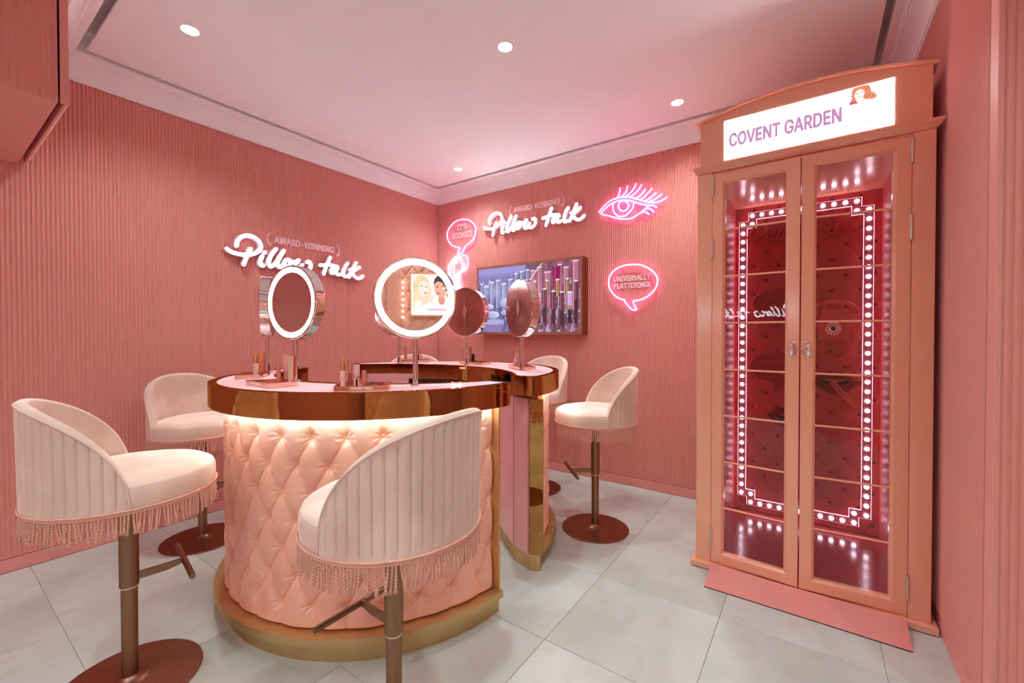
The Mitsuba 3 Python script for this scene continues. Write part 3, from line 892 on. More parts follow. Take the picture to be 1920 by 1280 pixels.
EYE = {'lid':[(-1.613,2.447),(-1.591,2.47),(-1.559,2.498),(-1.519,2.525),(-1.48,2.54),(-1.441,2.545),(-1.403,2.545),(-1.365,2.54),(-1.327,2.53),(-1.29,2.516),(-1.253,2.499),(-1.217,2.481),(-1.181,2.466),(-1.146,2.454),(-1.111,2.446),(-1.076,2.447),(-1.042,2.457),(-1.011,2.472)],'rim':[(-1.16,2.432),(-1.181,2.438),(-1.217,2.451),(-1.253,2.466),(-1.29,2.483),(-1.32,2.499),(-1.357,2.512),(-1.395,2.519),(-1.433,2.518),(-1.472,2.512),(-1.511,2.497),(-1.547,2.473),(-1.575,2.452),(-1.593,2.43),(-1.559,2.415),(-1.519,2.4),(-1.479,2.383),(-1.441,2.369),(-1.402,2.355),(-1.364,2.348),(-1.327,2.346),(-1.289,2.352),(-1.253,2.37),(-1.217,2.389),(-1.188,2.409),(-1.167,2.425),(-1.138,2.429),(-1.114,2.421),(-1.096,2.402)],'low_b':[(-1.217,2.389),(-1.195,2.403),(-1.17,2.407),(-1.145,2.398),(-1.128,2.383),(-1.117,2.367)],'low_c':[(-1.238,2.378),(-1.217,2.384),(-1.195,2.382),(-1.174,2.371),(-1.159,2.355)],'iris':[(-1.472,2.509),(-1.48,2.481),(-1.478,2.454),(-1.468,2.423),(-1.448,2.398),(-1.421,2.38),(-1.395,2.375),(-1.364,2.379),(-1.334,2.394),(-1.312,2.415),(-1.295,2.441),(-1.29,2.477)],'pupil':[(-1.429,2.472),(-1.422,2.496),(-1.403,2.509),(-1.378,2.509),(-1.353,2.495),(-1.338,2.474),(-1.338,2.452),(-1.349,2.433),(-1.372,2.422),(-1.395,2.425),(-1.42,2.444),(-1.429,2.472)],'lash0':[(-1.456,2.539),(-1.433,2.557),(-1.42,2.584),(-1.414,2.612),(-1.414,2.627)],'lash1':[(-1.406,2.547),(-1.376,2.565),(-1.357,2.59),(-1.35,2.614),(-1.347,2.632)],'lash2':[(-1.365,2.544),(-1.335,2.557),(-1.309,2.577),(-1.287,2.602),(-1.272,2.636)],'lash3':[(-1.327,2.534),(-1.29,2.548),(-1.261,2.568),(-1.239,2.592),(-1.221,2.619)],'lash4':[(-1.286,2.515),(-1.253,2.52),(-1.224,2.536),(-1.203,2.557),(-1.19,2.574)],'lash5':[(-1.235,2.495),(-1.206,2.506),(-1.178,2.527),(-1.153,2.547),(-1.135,2.567)],'lash6':[(-1.195,2.477),(-1.163,2.486),(-1.139,2.497),(-1.118,2.512),(-1.099,2.525)],'lash7':[(-1.163,2.463),(-1.128,2.467),(-1.1,2.478),(-1.076,2.491),(-1.052,2.505)]}
BUBBLE_ICONIC = [(-3.248,2.638),(-3.169,2.613),(-3.11,2.567),(-3.077,2.507),(-3.082,2.448),(-3.111,2.4),(-3.16,2.362),(-3.224,2.336),(-3.249,2.298),(-3.285,2.264),(-3.331,2.253),(-3.346,2.264),(-3.325,2.299),(-3.32,2.327),(-3.382,2.344),(-3.444,2.374),(-3.492,2.426),(-3.51,2.483),(-3.497,2.543),(-3.444,2.597),(-3.381,2.63),(-3.319,2.641)]
FIGURE_WHITE = [(-3.306,1.846),(-3.321,1.87),(-3.347,1.921),(-3.364,1.983),(-3.35,2.02),(-3.309,2.041),(-3.268,2.066),(-3.258,2.111),(-3.283,2.166),(-3.32,2.223),(-3.356,2.227),(-3.403,2.201),(-3.445,2.159),(-3.482,2.112),(-3.47,2.053),(-3.446,1.982),(-3.414,1.895),(-3.392,1.817)]
FIGURE_PINK = [(-3.383,1.816),(-3.393,1.886),(-3.404,1.963),(-3.403,2.04),(-3.403,2.117),(-3.395,2.169),(-3.351,2.196),(-3.29,2.22),(-3.244,2.234),(-3.209,2.217),(-3.192,2.172),(-3.19,2.119),(-3.21,2.076),(-3.26,2.052),(-3.303,2.039),(-3.319,1.995),(-3.316,1.926),(-3.303,1.857)]
BUBBLE_FLATTER = [(-1.279,1.943),(-1.234,1.935),(-1.191,1.918),(-1.147,1.89),(-1.113,1.858),(-1.089,1.822),(-1.083,1.787),(-1.089,1.749),(-1.112,1.708),(-1.151,1.671),(-1.198,1.644),(-1.245,1.631),(-1.289,1.628),(-1.287,1.603),(-1.275,1.578),(-1.262,1.557),(-1.267,1.547),(-1.29,1.549),(-1.318,1.566),(-1.343,1.593),(-1.364,1.622),(-1.374,1.642),(-1.402,1.648),(-1.444,1.67),(-1.483,1.709),(-1.509,1.752),(-1.518,1.794),(-1.513,1.839),(-1.492,1.882),(-1.453,1.915),(-1.402,1.937),(-1.34,1.945)]


def neon(strokes, M, w, r, emit, parent, weight, name='tube', closed=(), depth=None, r_body=None):
    """Glass tubes following strokes (u, v) at distance w in front of the wall frame M."""
    for i, s in enumerate(strokes):
        P = smooth_path([(u, v) for u, v in s], 5, i in closed)
        P = np.c_[P, np.full(len(P), w)]
        m = tube(P, r, 8, i in closed, True)
        m = m.apply_transform(M)
        obj(name, m, 'white_plastic', parent, smooth=True, emit=emit, weight=weight)


def clips(strokes, M, w, parent, step=.16):
    for s in strokes:
        P = smooth_path(s, 5)
        L = np.r_[0, np.cumsum(np.linalg.norm(np.diff(P, axis=0), axis=1))]
        for d in np.arange(min(.05, L[-1] / 2), L[-1], step):
            i = min(np.searchsorted(L, d), len(P) - 1)
            obj('stand_off', moved(trimesh.creation.cylinder(.003, w, sections=8), trimesh.transformations.translation_matrix([P[i][0], P[i][1], w / 2]), M), 'white_plastic', parent)


def stroke_body(strokes, r):
    return unary_union([LineString(smooth_path(s, 5)).buffer(r, 6) for s in strokes])


def laurel(cx, cy, h, side):
    ms = []
    for i in range(11):
        t = -1.15 + 2.3 * i / 10
        x, y = cx + side * h * .42 * (math.cos(t) - .2), cy + h * .5 * math.sin(t) / math.sin(1.15)
        sz = h * (.135 - .055 * (i / 10))
        leaf = affinity.rotate(affinity.scale(Point(0, 0).buffer(1, 5), sz * .95, sz * .38), 90 - side * math.degrees(-t) * .0 + side * (55 + 20 * t), origin=(0, 0))
        ms.append(affinity.translate(leaf, x, y))
    return unary_union(ms)


def script_sign(Mw, u0, v0, label, rot=0., aw=None):
    k = thing('script_sign', label, 'neon sign')
    R = trimesh.transformations.rotation_matrix(rot, [0, 0, 1])
    M = Mw @ trimesh.transformations.translation_matrix([u0, v0, 0]) @ R
    obj('letter_body', moved(extrude(stroke_body(PILLOW_TALK, .0165), .003, .046), M), 'sign_body', k, smooth=30, label='pale silicone sides of the script letters')
    neon(PILLOW_TALK, M, .047, .0135, NEON_WHITE, k, .8)
    return k


def award(Mw, u0, u1, v, label):
    k = thing('award_lettering', label, 'wall lettering')
    h = .050
    M = Mw @ trimesh.transformations.translation_matrix([u0, v, 0])
    obj('lettering', moved(text('AWARD-WINNING', h, .010, u1 - u0, .035), M), 'letter_pink', k)
    for s, u in ((-1, -.022), (1, u1 - u0 + .022)):
        obj('laurel', moved(extrude(laurel(u, h * .5, .098, s), 0, .008), M), 'letter_pink', k)
    return k


script_sign(wall_back(-.002), -3.0, 2.35, 'white glowing script sign reading Pillow talk on the wall above the television')
award(wall_back(-.002), -2.577, -2.036, 2.608, 'pale raised lettering AWARD-WINNING between laurels above the television')
script_sign(wall_left(.002), 1.345, 1.838, 'white glowing script sign reading Pillow talk on the left wall, partly behind a mirror', -.012)
award(wall_left(.002), 1.768, 2.306, 2.100, 'pale raised lettering AWARD-WINNING between laurels on the left wall')

MB = wall_back(0)
k = thing('eye_sign', 'pink neon outline of an eye with long lashes beside the telephone booth', 'neon sign')
neon(list(EYE.values()), MB, .030, .0062, NEON_PINK, k, .35)
clips([EYE['lid'], EYE['rim']], MB, .026, k)
k = thing('speech_bubble_sign', "pink neon speech bubble around the words IT'S ICONIC! in the room corner", 'neon sign')
neon([BUBBLE_ICONIC], MB, .030, .0065, NEON_PINK, k, 1.2, closed=(0,))
clips([BUBBLE_ICONIC], MB, .026, k, .3)
obj('lettering', moved(text("IT'S", .062, .008, .150, .035), MB @ trimesh.transformations.translation_matrix([-3.379, 2.533, -.002])), 'letter_pink', k)
obj('lettering', moved(text('ICONIC!', .062, .008, .290, .035), MB @ trimesh.transformations.translation_matrix([-3.452, 2.444, -.002])), 'letter_pink', k)
k = thing('speech_bubble_sign', 'pink neon speech bubble around the words UNIVERSALLY FLATTERING! right of the television', 'neon sign')
neon([BUBBLE_FLATTER], MB, .030, .0068, NEON_PINK, k, 1.2, closed=(0,))
clips([BUBBLE_FLATTER], MB, .026, k, .3)
obj('lettering', moved(text('UNIVERSALLY', .044, .008, .330, .035), MB @ trimesh.transformations.translation_matrix([-1.482, 1.809, -.002])), 'letter_pink', k)
obj('lettering', moved(text('FLATTERING!', .044, .008, .321, .035), MB @ trimesh.transformations.translation_matrix([-1.476, 1.745, -.002])), 'letter_pink', k)
k = thing('figure_sign', 'white and pink neon line drawing in the room corner, half hidden by the mirrors', 'neon sign')
low = lambda s, a, b: [(a[0], a[1])] + s + [(b[0], b[1])]
neon([low(FIGURE_WHITE, (-3.30, 1.42), (-3.42, 1.42))], MB, .045, .0062, NEON_WHITE, k, .5)
neon([low(FIGURE_PINK, (-3.40, 1.45), (-3.31, 1.45))], MB, .030, .0062, NEON_PINK, k, .5, name='pink_tube')
clips([FIGURE_WHITE], MB, .040, k, .25)

# ------------------------------------------------------------------ television
def paint_grid(u0, u1, v0, v1, nu, nv, fn, w=0.):
    """A flat picture: (u, v) grid with one colour per vertex; fn(x, y) with x 0..1 left-right, y 0..1 top-bottom."""
    x, y = np.meshgrid(np.linspace(0, 1, nu), np.linspace(0, 1, nv), indexing='ij')
    col = np.clip(fn(x, y), 0, 255)
    c = col / 255
    c = np.where(c < .04045, c / 12.92, ((c + .055) / 1.055) ** 2.4)
    V = np.stack([u0 + (u1 - u0) * x, v1 + (v0 - v1) * y, np.full_like(x, w)], -1)
    m = grid_mesh(V)
    if m.face_normals[0][2] < 0:
        m.invert()
    return m, c.reshape(-1, 3)


def lay(img, mask, col):
    m = np.clip(mask, 0, 1)[..., None]
    return img * (1 - m) + np.asarray(col, float) * m


def cyl(img, x, y, x0, x1, y0, y1, dark, mid, light, cap=None):
    """A shiny upright cylinder painted between x0..x1 and y0..y1."""
    t = (x - x0) / (x1 - x0)
    inside = (t > 0) & (t < 1) & (y > y0) & (y < y1)
    s = np.abs(np.sin(np.pi * (t * 1.0))) ** .8
    hl = np.exp(-((t - .28) / .07) ** 2) + .5 * np.exp(-((t - .8) / .05) ** 2)
    c = np.asarray(dark, float) + (np.asarray(mid, float) - np.asarray(dark, float)) * s[..., None]
    c = c + (np.asarray(light, float) - c) * np.clip(hl, 0, 1)[..., None]
    img = np.where(inside[..., None], c, img)
    e = ((x - (x0 + x1) / 2) / ((x1 - x0) / 2)) ** 2 + ((y - y0) / .012) ** 2 < 1
    return np.where(e[..., None], np.asarray(cap if cap is not None else light, float), img)


def tv_picture(x, y):
    n1 = meshkit.fbm(np.stack([x * 26, y * 5, x * 0], -1), 4, 3)
    n2 = meshkit.fbm(np.stack([x * 60, y * 14, x * 0 + 5], -1), 3, 8)
    k = np.clip((x - .42) / .2, 0, 1)[..., None]
    img = (np.array([112, 106, 168.]) * (1 - k) + np.array([150, 96, 118.]) * k) * (.55 + .8 * n1[..., None])
    img = lay(img, np.clip((.20 - y) / .12, 0, 1) * (x < .5), (168, 160, 232))
    img = lay(img, (n2 > .62) * .75 * (y > .18), (206, 206, 246))
    for i, (a, b, t0, t1) in enumerate([(.02, .06, .24, .66), (.055, .115, .28, .70), (.125, .18, .22, .66), (.19, .245, .20, .62), (.255, .31, .26, .68), (.32, .375, .20, .58), (.385, .43, .12, .55), (.44, .49, .10, .50), (.50, .545, .08, .5)]):
        img = cyl(img, x, y, a, b, t0, t1, (62, 60, 104), (140, 140, 206), (226, 230, 252), (236, 238, 255))
    for i, (a, b, t0, t1) in enumerate([(.545, .60, .10, .62), (.61, .665, .06, .60), (.675, .745, .14, .64), (.80, .845, .05, .6), (.85, .905, .10, .55), (.925, .99, .02, .7)]):
        img = cyl(img, x, y, a, b, t0, t1, (120, 62, 84), (206, 120, 150), (240, 190, 206), (250, 214, 226))
    tube = (x > .755) & (x < .83) & (y > .07) & (y < .40) & (np.abs(x - .7925) < .037 - .03 * (y - .07))
    img = np.where(tube[..., None], np.array([150, 14, 84.]) + 60 * np.exp(-((x - .78) / .006) ** 2)[..., None], img)
    for a, b in [(.575, .61), (.69, .725), (.785, .82), (.872, .905)]:
        img = cyl(img, x, y, a, b, .26, .50, (96, 52, 30), (196, 130, 84), (250, 220, 180), (246, 240, 250))
    for a, b, t0, t1 in [(.665, .705, .38, .92), (.745, .785, .42, .95), (.82, .86, .44, .97), (.945, .98, .30, .95)]:
        img = cyl(img, x, y, a, b, t0, t1, (44, 14, 30), (120, 52, 76), (214, 150, 170), (250, 244, 252))
        img = lay(img, ((x > a + .006) & (x < b - .006) & (y > t0 + .26) & (y < t1 - .06)) * .7, (52, 18, 34))
    for a, b in [(.605, .65), (.885, .935)]:
        img = cyl(img, x, y, a, b, .45, .63, (170, 120, 180), (224, 172, 222), (250, 226, 250), (252, 246, 255))
        img = lay(img, ((x > a) & (x < b) & (y > .63) & (y < .67)) * .9, (196, 150, 110))
        img = lay(img, ((x > a + .01) & (x < b - .01) & (y > .70) & (y < .88)) * .95, (40, 20, 38))
    for cx, cy, rx, ry in [(.12, .60, .06, .055), (.30, .55, .075, .085), (.16, .73, .085, .07), (.30, .70, .06, .05), (.42, .62, .06, .07)]:
        d = ((x - cx) / rx) ** 2 + ((y - cy) / ry) ** 2
        img = lay(img, (d < 1), (96, 104, 156))
        img = lay(img, (d < .72), (176, 180, 236))
        img = lay(img, (d < .72) * np.clip(.5 + (x - cx) / rx * .8 - (y - cy) / ry * .6, 0, 1), (226, 226, 255))
    d = ((x - .17) / .10) ** 2 + ((y - .90) / .13) ** 2
    img = lay(img, (d < 1) & (y > .84), (150, 136, 196))
    img = lay(img, ((x - .17) / .10) ** 2 + ((y - .84) / .045) ** 2 < 1, (190, 184, 240))
    img = lay(img, (np.abs((x - .55) + (y - .22) * .5) < .006) & (y < .42), (250, 240, 255))
    return img


TVY = 3.546
MT = np.eye(4)
MT[:3, 0], MT[:3, 1], MT[:3, 2], MT[:3, 3] = (1, 0, 0), (0, 0, 1), (0, -1, 0), (0, TVY, 0)
k = thing('television', 'wall-mounted screen in a bronze frame showing rows of lipsticks and compacts', 'television')
fr = sbox(-2.987, 1.336, -1.736, 2.055).difference(sbox(-2.968, 1.362, -1.756, 2.031))
obj('frame', moved(merge(extrude(fr, -.02, 0), extrude(sbox(-2.987, 1.336, -1.736, 2.055).difference(sbox(-2.980, 1.343, -1.743, 2.048)), -.122, -.02)), MT), 'tv_frame_metal', k)
obj('back', moved(extrude(sbox(-2.980, 1.343, -1.743, 2.048), -.118, -.022), MT), 'black_plastic', k)
pic, pc = paint_grid(-2.968, -1.756, 1.362, 2.031, 400, 222, tv_picture, -.006)
obj('screen', moved(pic, MT), 'black_plastic', k, smooth=True, color=pc * .85, emit={'type': 'mesh_attribute', 'name': 'vertex_color'}, weight=1.5, label='lit screen with a picture of make-up')

# ------------------------------------------------------------------ telephone booth cabinet
BXC = -.060
k = kbooth = thing('phone_booth', 'salmon-pink telephone booth cabinet with two glazed doors and a lit COVENT GARDEN sign', 'telephone booth')
P_ = 'booth_paint'
obj('plinth', box(-.580, .458, 2.600, 3.630, .004, .036, .003), P_, k)
obj('plinth_feet', box(-.56, .44, 2.64, 3.6, 0, .005), 'black_plastic', k)
obj('pillar', box(-.557, -.4775, 2.630, 2.712, .035, 2.250, .0025), P_, k)
obj('pillar', box(.3565, .436, 2.630, 2.712, .035, 2.250, .0025), P_, k)
obj('side_panel', box(-.557, -.487, 2.7125, 3.61, .035, 2.250), P_, k)
obj('side_panel', box(.347, .436, 2.7125, 3.61, .035, 2.250), P_, k)
obj('rail', box(-.4775, .3565, 2.638, 2.70, 2.237, 2.250, .001), P_, k)
obj('back', box(-.487, .347, 3.536, 3.61, .035, 2.30), 'booth_leather', k)
obj('interior_floor', box(-.487, .347, 2.66, 3.53, .035, .052), 'booth_gloss', k)
obj('interior_ceiling', box(-.487, .347, 2.70, 3.536, 2.275, 2.31), 'booth_ceiling', k)
for x0, x1 in ((-.487, -.481), (.341, .347)):
    obj('lining', box(x0, x1, 2.712, 3.536, .052, 2.275), 'booth_leather', k)
# cornice shelf: bevelled board
lo, hi = sbox(-.560, 2.626, .439, 3.61), sbox(-.580, 2.605, .459, 3.62)
cornice_mesh = trimesh.Trimesh([(x, y, z) for g, z in ((lo, 2.2505), (hi, 2.276), (hi, 2.288)) for x, y in list(g.exterior.coords)[:4]], process=False).convex_hull
obj('cornice', cornice_mesh, P_, k, smooth=30)
# arched head
hw, hz0, hz1, hza = .4825, 2.288, 2.534, 2.601
Rarc = (hw ** 2 + (hza - hz1) ** 2) / (2 * (hza - hz1))
zc = hza - Rarc
tA = math.asin(hw / Rarc)
arcp = [(BXC + Rarc * math.sin(t), zc + Rarc * math.cos(t)) for t in np.linspace(-tA, tA, 48)]
MBO = np.eye(4)
MBO[:3, 0], MBO[:3, 1], MBO[:3, 2], MBO[:3, 3] = (1, 0, 0), (0, 0, 1), (0, -1, 0), (0, 2.632, 0)
obj('head_board', moved(extrude(Polygon([(BXC - hw, hz0)] + arcp + [(BXC + hw, hz0)]), -.95, 0), MBO), P_, k, smooth=20)
tB = tA * 1.036
cap = [(BXC + (Rarc + .010) * math.sin(t), zc + (Rarc + .010) * math.cos(t)) for t in np.linspace(-tB, tB, 48)] + [(BXC + (Rarc + .0005) * math.sin(t), zc + (Rarc + .0005) * math.cos(t)) for t in np.linspace(tB, -tB, 48)]
obj('arch_moulding', moved(extrude(Polygon(cap), -.96, .020), MBO), P_, k, smooth=20)
cap2 = [(BXC + (Rarc - .002) * math.sin(t), zc + (Rarc - .002) * math.cos(t)) for t in np.linspace(-tA, tA, 48)] + [(BXC + (Rarc - .016) * math.sin(t), zc + (Rarc - .016) * math.cos(t)) for t in np.linspace(tA, -tA, 48)]
# lit sign
MS = MBO @ trimesh.transformations.translation_matrix([0, 0, .0])
sg = obj('sign', moved(extrude(sbox(-.420, 2.304, .294, 2.521), 0, .003), MS), 'white_plastic', k, emit=SIGN_WHITE, weight=4, label='lit white sign panel')
lm = text('COVENT GARDEN', .066, .0012, .492, .022)
obj('lettering', moved(lm, MS @ trimesh.transformations.translation_matrix([-.393, 2.374, .003])), 'letter_film', sg, emit=(.42, .22, .42), weight=.1, label='lilac letters COVENT GARDEN')
obj('rule', moved(extrude(unary_union([sbox(-.408, 2.3435, .279, 2.3465)]), 0, .001), MS @ trimesh.transformations.translation_matrix([0, 0, .003])), 'letter_film', sg, emit=(.40, .34, .58), weight=.05)


def portrait_fn(x, y):
    """Print of a woman's face in red curls on the white panel."""
    img = np.full(x.shape + (3,), 255.)
    el = lambda cx, cy, rx, ry, rot=0.: ((((x - cx) * math.cos(rot) + (y - cy) * math.sin(rot)) / rx) ** 2 + ((-(x - cx) * math.sin(rot) + (y - cy) * math.cos(rot)) / ry) ** 2) < 1
    wave = .03 * np.sin(y * 22 + x * 9)
    n = np.sin((x + wave) * 70 + 9 * np.sin(y * 7)) * .5 + .5
    hairc = np.array([240, 120, 84.]) * (1 - n[..., None]) + np.array([255, 176, 140.]) * n[..., None]
    hair = el(.42 + 0 * x, .30, .34, .36) | el(.62 + wave, .55, .20, .34, -.35) | el(.80 + wave, .74, .16, .20, -.5) | el(.18 + wave, .56, .10, .36, .12)
    img = np.where(hair[..., None], hairc, img)
    img = np.where((hair & (n < .13))[..., None], np.array([196, 66, 50.]), img)
    img = lay(img, el(.36, .48, .185, .30, .1), (255, 246, 240))
    img = lay(img, el(.42, .86, .10, .20), (255, 244, 238))
    img = lay(img, el(.26, .40, .05, .016, .1) | el(.47, .38, .055, .018, -.1), (120, 110, 130))
    img = lay(img, el(.36, .62, .045, .02), (236, 120, 120))
    img = lay(img, el(.10, .98, .20, .16), (206, 96, 112))
    return img


pm, pc = paint_grid(.130, .232, 2.440, 2.519, 60, 46, portrait_fn, 0.)
obj('portrait', moved(pm, MS @ trimesh.transformations.translation_matrix([0, 0, .0036])), 'black_plastic', sg, smooth=True, color=pc * 1.0, emit={'type': 'mesh_attribute', 'name': 'vertex_color'}, weight=.05, label='print of a woman with red curls')


# doors: local x from the hinge, y into the cabinet, z up
def ring_bevel(x0, x1, z0, z1, b, y0, y1):
    """Sloped moulding from the outer opening at depth y0 to the inner one at y1, then a straight reveal."""
    o = [(x0 - b, z0 - b), (x1 + b, z0 - b), (x1 + b, z1 + b), (x0 - b, z1 + b)]
    i = [(x0, z0), (x1, z0), (x1, z1), (x0, z1)]
    ms = []
    for q in range(4):
        p = (q + 1) % 4
        pts = np.array([(o[q][0], y0, o[q][1]), (o[p][0], y0, o[p][1]), (i[p][0], y1, i[p][1]), (i[q][0], y1, i[q][1]), (i[p][0], .034, i[p][1]), (i[q][0], .034, i[q][1])])
        ms.append(trimesh.Trimesh(pts, [[0, 1, 2], [0, 2, 3], [3, 2, 4], [3, 4, 5]], process=False))
    return merge(*ms)


DW, DZ0, DZ1 = .4125, .047, 2.233
for side in (0, 1):
    hx = -.4755 if side == 0 else .3545
    Mx = rotz(-4.1 if side == 0 else 4.1, hx, 2.628, 0)
    fx = (lambda a, b: (a, b)) if side == 0 else (lambda a, b: (-b, -a))
    d = obj('door', moved(extrude(sbox(*[fx(.0, DW)[0], DZ0, fx(0, DW)[1], DZ1]).difference(sbox(fx(.051, DW - .050)[0], .096, fx(.051, DW - .050)[1], 2.187)), 0, .038), np.array([[1., 0, 0, 0], [0, 0, 1, 0], [0, 1, 0, 0], [0, 0, 0, 1]]) @ np.diag([1, 1, 1, 1.])), P_, k, M=Mx, label='glazed salmon-pink door')
    gx0, gx1 = fx(.063, DW - .062)
    obj('moulding', ring_bevel(gx0, gx1, .108, 2.175, .012, 0, .011), P_, d, M=Mx)
    obj('glass', trimesh.Trimesh([(gx0, .018, .108), (gx1, .018, .108), (gx1, .018, 2.175), (gx0, .018, 2.175)], [[0, 1, 2], [0, 2, 3]], process=False), 'clear_pane', d, M=Mx)
    for q in range(7):
        obj('glazing_bar', tube([(gx0, .013, .36 + .26 * q), (gx1, .013, .36 + .26 * q)], .0055, 10), P_, d, smooth=40, M=Mx)
    # cup handle
    n, V = 18, []
    for a in np.linspace(0, math.pi / 2, 8):
        V.append([(.026 * math.cos(b) * math.cos(a), -.020 * math.sin(a), .036 * math.sin(b) * math.cos(a)) for b in np.linspace(-math.pi / 2, math.pi / 2, n)])
    hm = grid_mesh(np.array(V))
    rim = tube([(.029 * math.cos(b), -.002, .040 * math.sin(b)) for b in np.linspace(-math.pi / 2, math.pi / 2, 20)], .0028, 6)
    hm = merge(hm, rim, tube([(0, -.002, -.040), (0, -.002, .040)], .002, 6))
    cx = DW - .036 if side == 0 else -(DW - .036)
    Mh = trimesh.transformations.translation_matrix([cx, 0, 1.258])
    obj('handle', moved(hm, np.diag([1 if side == 0 else -1, 1, 1, 1]), Mh), 'chrome', d, smooth=40, M=Mx, label='chrome cup handle')
    for zz in (.178, 1.822, 2.167):
        obj('hinge', merge(trimesh.creation.cylinder(.0065, .108, sections=12).apply_transform(trimesh.transformations.translation_matrix([0, -.004, zz])), *[trimesh.creation.cylinder(.0072, .003, sections=12).apply_transform(trimesh.transformations.translation_matrix([0, -.004, zz + o])) for o in (-.055, -.018, .018, .055)]), 'hinge_steel', d, smooth=30, M=rotz(0, hx + (-.001 if side == 0 else .001), 2.628, 0), label='steel hinge')
obj('threshold', box(-.474, .353, 2.632, 2.70, .035, .046, .001), P_, k)

# buttoned rear wall inside the booth
YI = 3.536
U, V = np.meshgrid(np.linspace(-.481, .341, 120), np.linspace(.06, 2.27, 300), indexing='ij')
du, dv = .149, .1005
p, q = (U + .061 + .0) / du, (V - .62) / dv
A, B = (p + q / 2), (p - q / 2)
H = .010 * (np.abs(np.sin(np.pi * A)) ** .3 * (.35 + .65 * np.abs(np.sin(np.pi * B)) ** .8))
qi = np.round(q)
best = np.full(U.shape, 9.)
for o in (-1, 0, 1):
    qq = qi + o
    pp = np.round(p - (qq % 2) / 2) + (qq % 2) / 2
    best = np.minimum(best, np.hypot((p - pp) * du, (q - qq) * dv))
H += .007 * (1 - np.exp(-(best / .012) ** 2)) - .007
pad = grid_mesh(np.stack([U, YI - .010 - H, V], -1))
if pad.face_normals[0][1] > 0:
    pad.invert()
pd = obj('padding', pad, 'booth_leather', k, smooth=True, label='dark pink buttoned padding')
btn = mikit.ply(moved(lathe([(0, -.003), (.008, -.002), (.0085, .001), (.006, .004), (0, .005)], 12), trimesh.transformations.rotation_matrix(math.pi / 2, [1, 0, 0])), 'maroon', smooth=50)
for j in range(-6, 18):
    for i in range(-4, 5):
        x, z = (i + (j % 2) / 2) * du - .061, .62 + j * dv
        if -.47 < x < .33 and .08 < z < 2.25:
            obj('button', btn, None, pd, M=rotz(0, x, YI - .0095, z))

# stepped frame of bulbs
bx = np.linspace(-.371, .215, 11)
pts = [(bx[0], .125), (bx[0], .185), (-.430, .185)]
left_z = np.linspace(.185, 2.127, 33)
bulbs = [(-.430, z) for z in left_z] + [(.276, z) for z in left_z] + [(x, .125) for x in bx] + [(x, 2.187) for x in bx] + [(x, z) for x in (bx[0], bx[-1]) for z in (.185, 2.127)]
loop = LineString([(bx[0], .125), (bx[-1], .125), (bx[-1], .185), (.276, .185), (.276, 2.127), (bx[-1], 2.127), (bx[-1], 2.187), (bx[0], 2.187), (bx[0], 2.127), (-.430, 2.127), (-.430, .185), (bx[0], .185), (bx[0], .125)])
band = lambda r: loop.buffer(r, cap_style=3, join_style=2)
MI = np.eye(4)
MI[:3, 0], MI[:3, 1], MI[:3, 2], MI[:3, 3] = (1, 0, 0), (0, 0, 1), (0, -1, 0), (0, YI - .010, 0)
lf = obj('light_frame', moved(extrude(band(.0225), 0, .022), MI), 'dark_channel', k, label='stepped frame of round bulbs')
obj('edge_light', moved(extrude(band(.0265).difference(band(.0235)), .006, .014), MI), 'white_plastic', lf, emit=LED_EDGE, weight=1.0)
bulb_m = trimesh.creation.icosphere(2, .0140)
bulb_ply = mikit.ply(bulb_m, 'white_plastic', smooth=True)
for x, z in bulbs:
    obj('bulb', bulb_ply, None, lf, M=rotz(0, x, YI - .010 - .030, z), emit=BULB, weight=.12)

# leather-coloured relief on the padding, lips, lipstick
MR_ = MI @ trimesh.transformations.translation_matrix([0, 0, .010])
S_ = .535
st = stroke_body([[(a * S_, b * S_) for a, b in s] for s in PILLOW_TALK], .0078)
obj('relief_script', moved(extrude(st, 0, .012), MR_ @ trimesh.transformations.translation_matrix([-.445, 1.965, 0])), 'booth_leather', k, label='tone-on-tone relief reading Pillow talk')
obj('relief_lettering', moved(text('AWARD-WINNING', .030, .008, .295, .03), MR_ @ trimesh.transformations.translation_matrix([-.235, 2.083, 0])), 'booth_leather', k)
for s, u in ((-1, -.250), (1, .075)):
    obj('relief_laurel', moved(extrude(laurel(u, 2.098, .058, s), 0, .006), MR_), 'booth_leather', k)


def bubble(cx, cz, rx, rz, lines, parent):
    tail = Polygon([(cx - .045, cz - rz * .86), (cx + .012, cz - rz * .95), (cx - .002, cz - rz - .048), (cx - .040, cz - rz - .075), (cx - .026, cz - rz - .03)])
    el = affinity.scale(Point(cx, cz).buffer(1, 40), rx, rz)
    full = unary_union([el, tail]).buffer(.004)
    obj('relief_bubble', moved(extrude(full.buffer(.004).difference(full.buffer(-.003)), 0, .010), MR_), 'booth_leather', parent, smooth=30)
    obj('relief_plate', moved(extrude(full, 0, .004), MR_), 'plate_red', parent)
    for t, w, z in lines:
        obj('relief_lettering', moved(text(t, .034, .008, w, .03), MR_ @ trimesh.transformations.translation_matrix([cx - w / 2, z, .004])), 'booth_leather', parent)


bubble(-.190, 1.553, .170, .100, [('PILLOW', .185, 1.562), ('TALK', .115, 1.512)], k)
bubble(-.195, 1.105, .185, .105, [('UNIVERSALLY', .250, 1.120), ('FLATTERING!', .262, 1.073)], k)


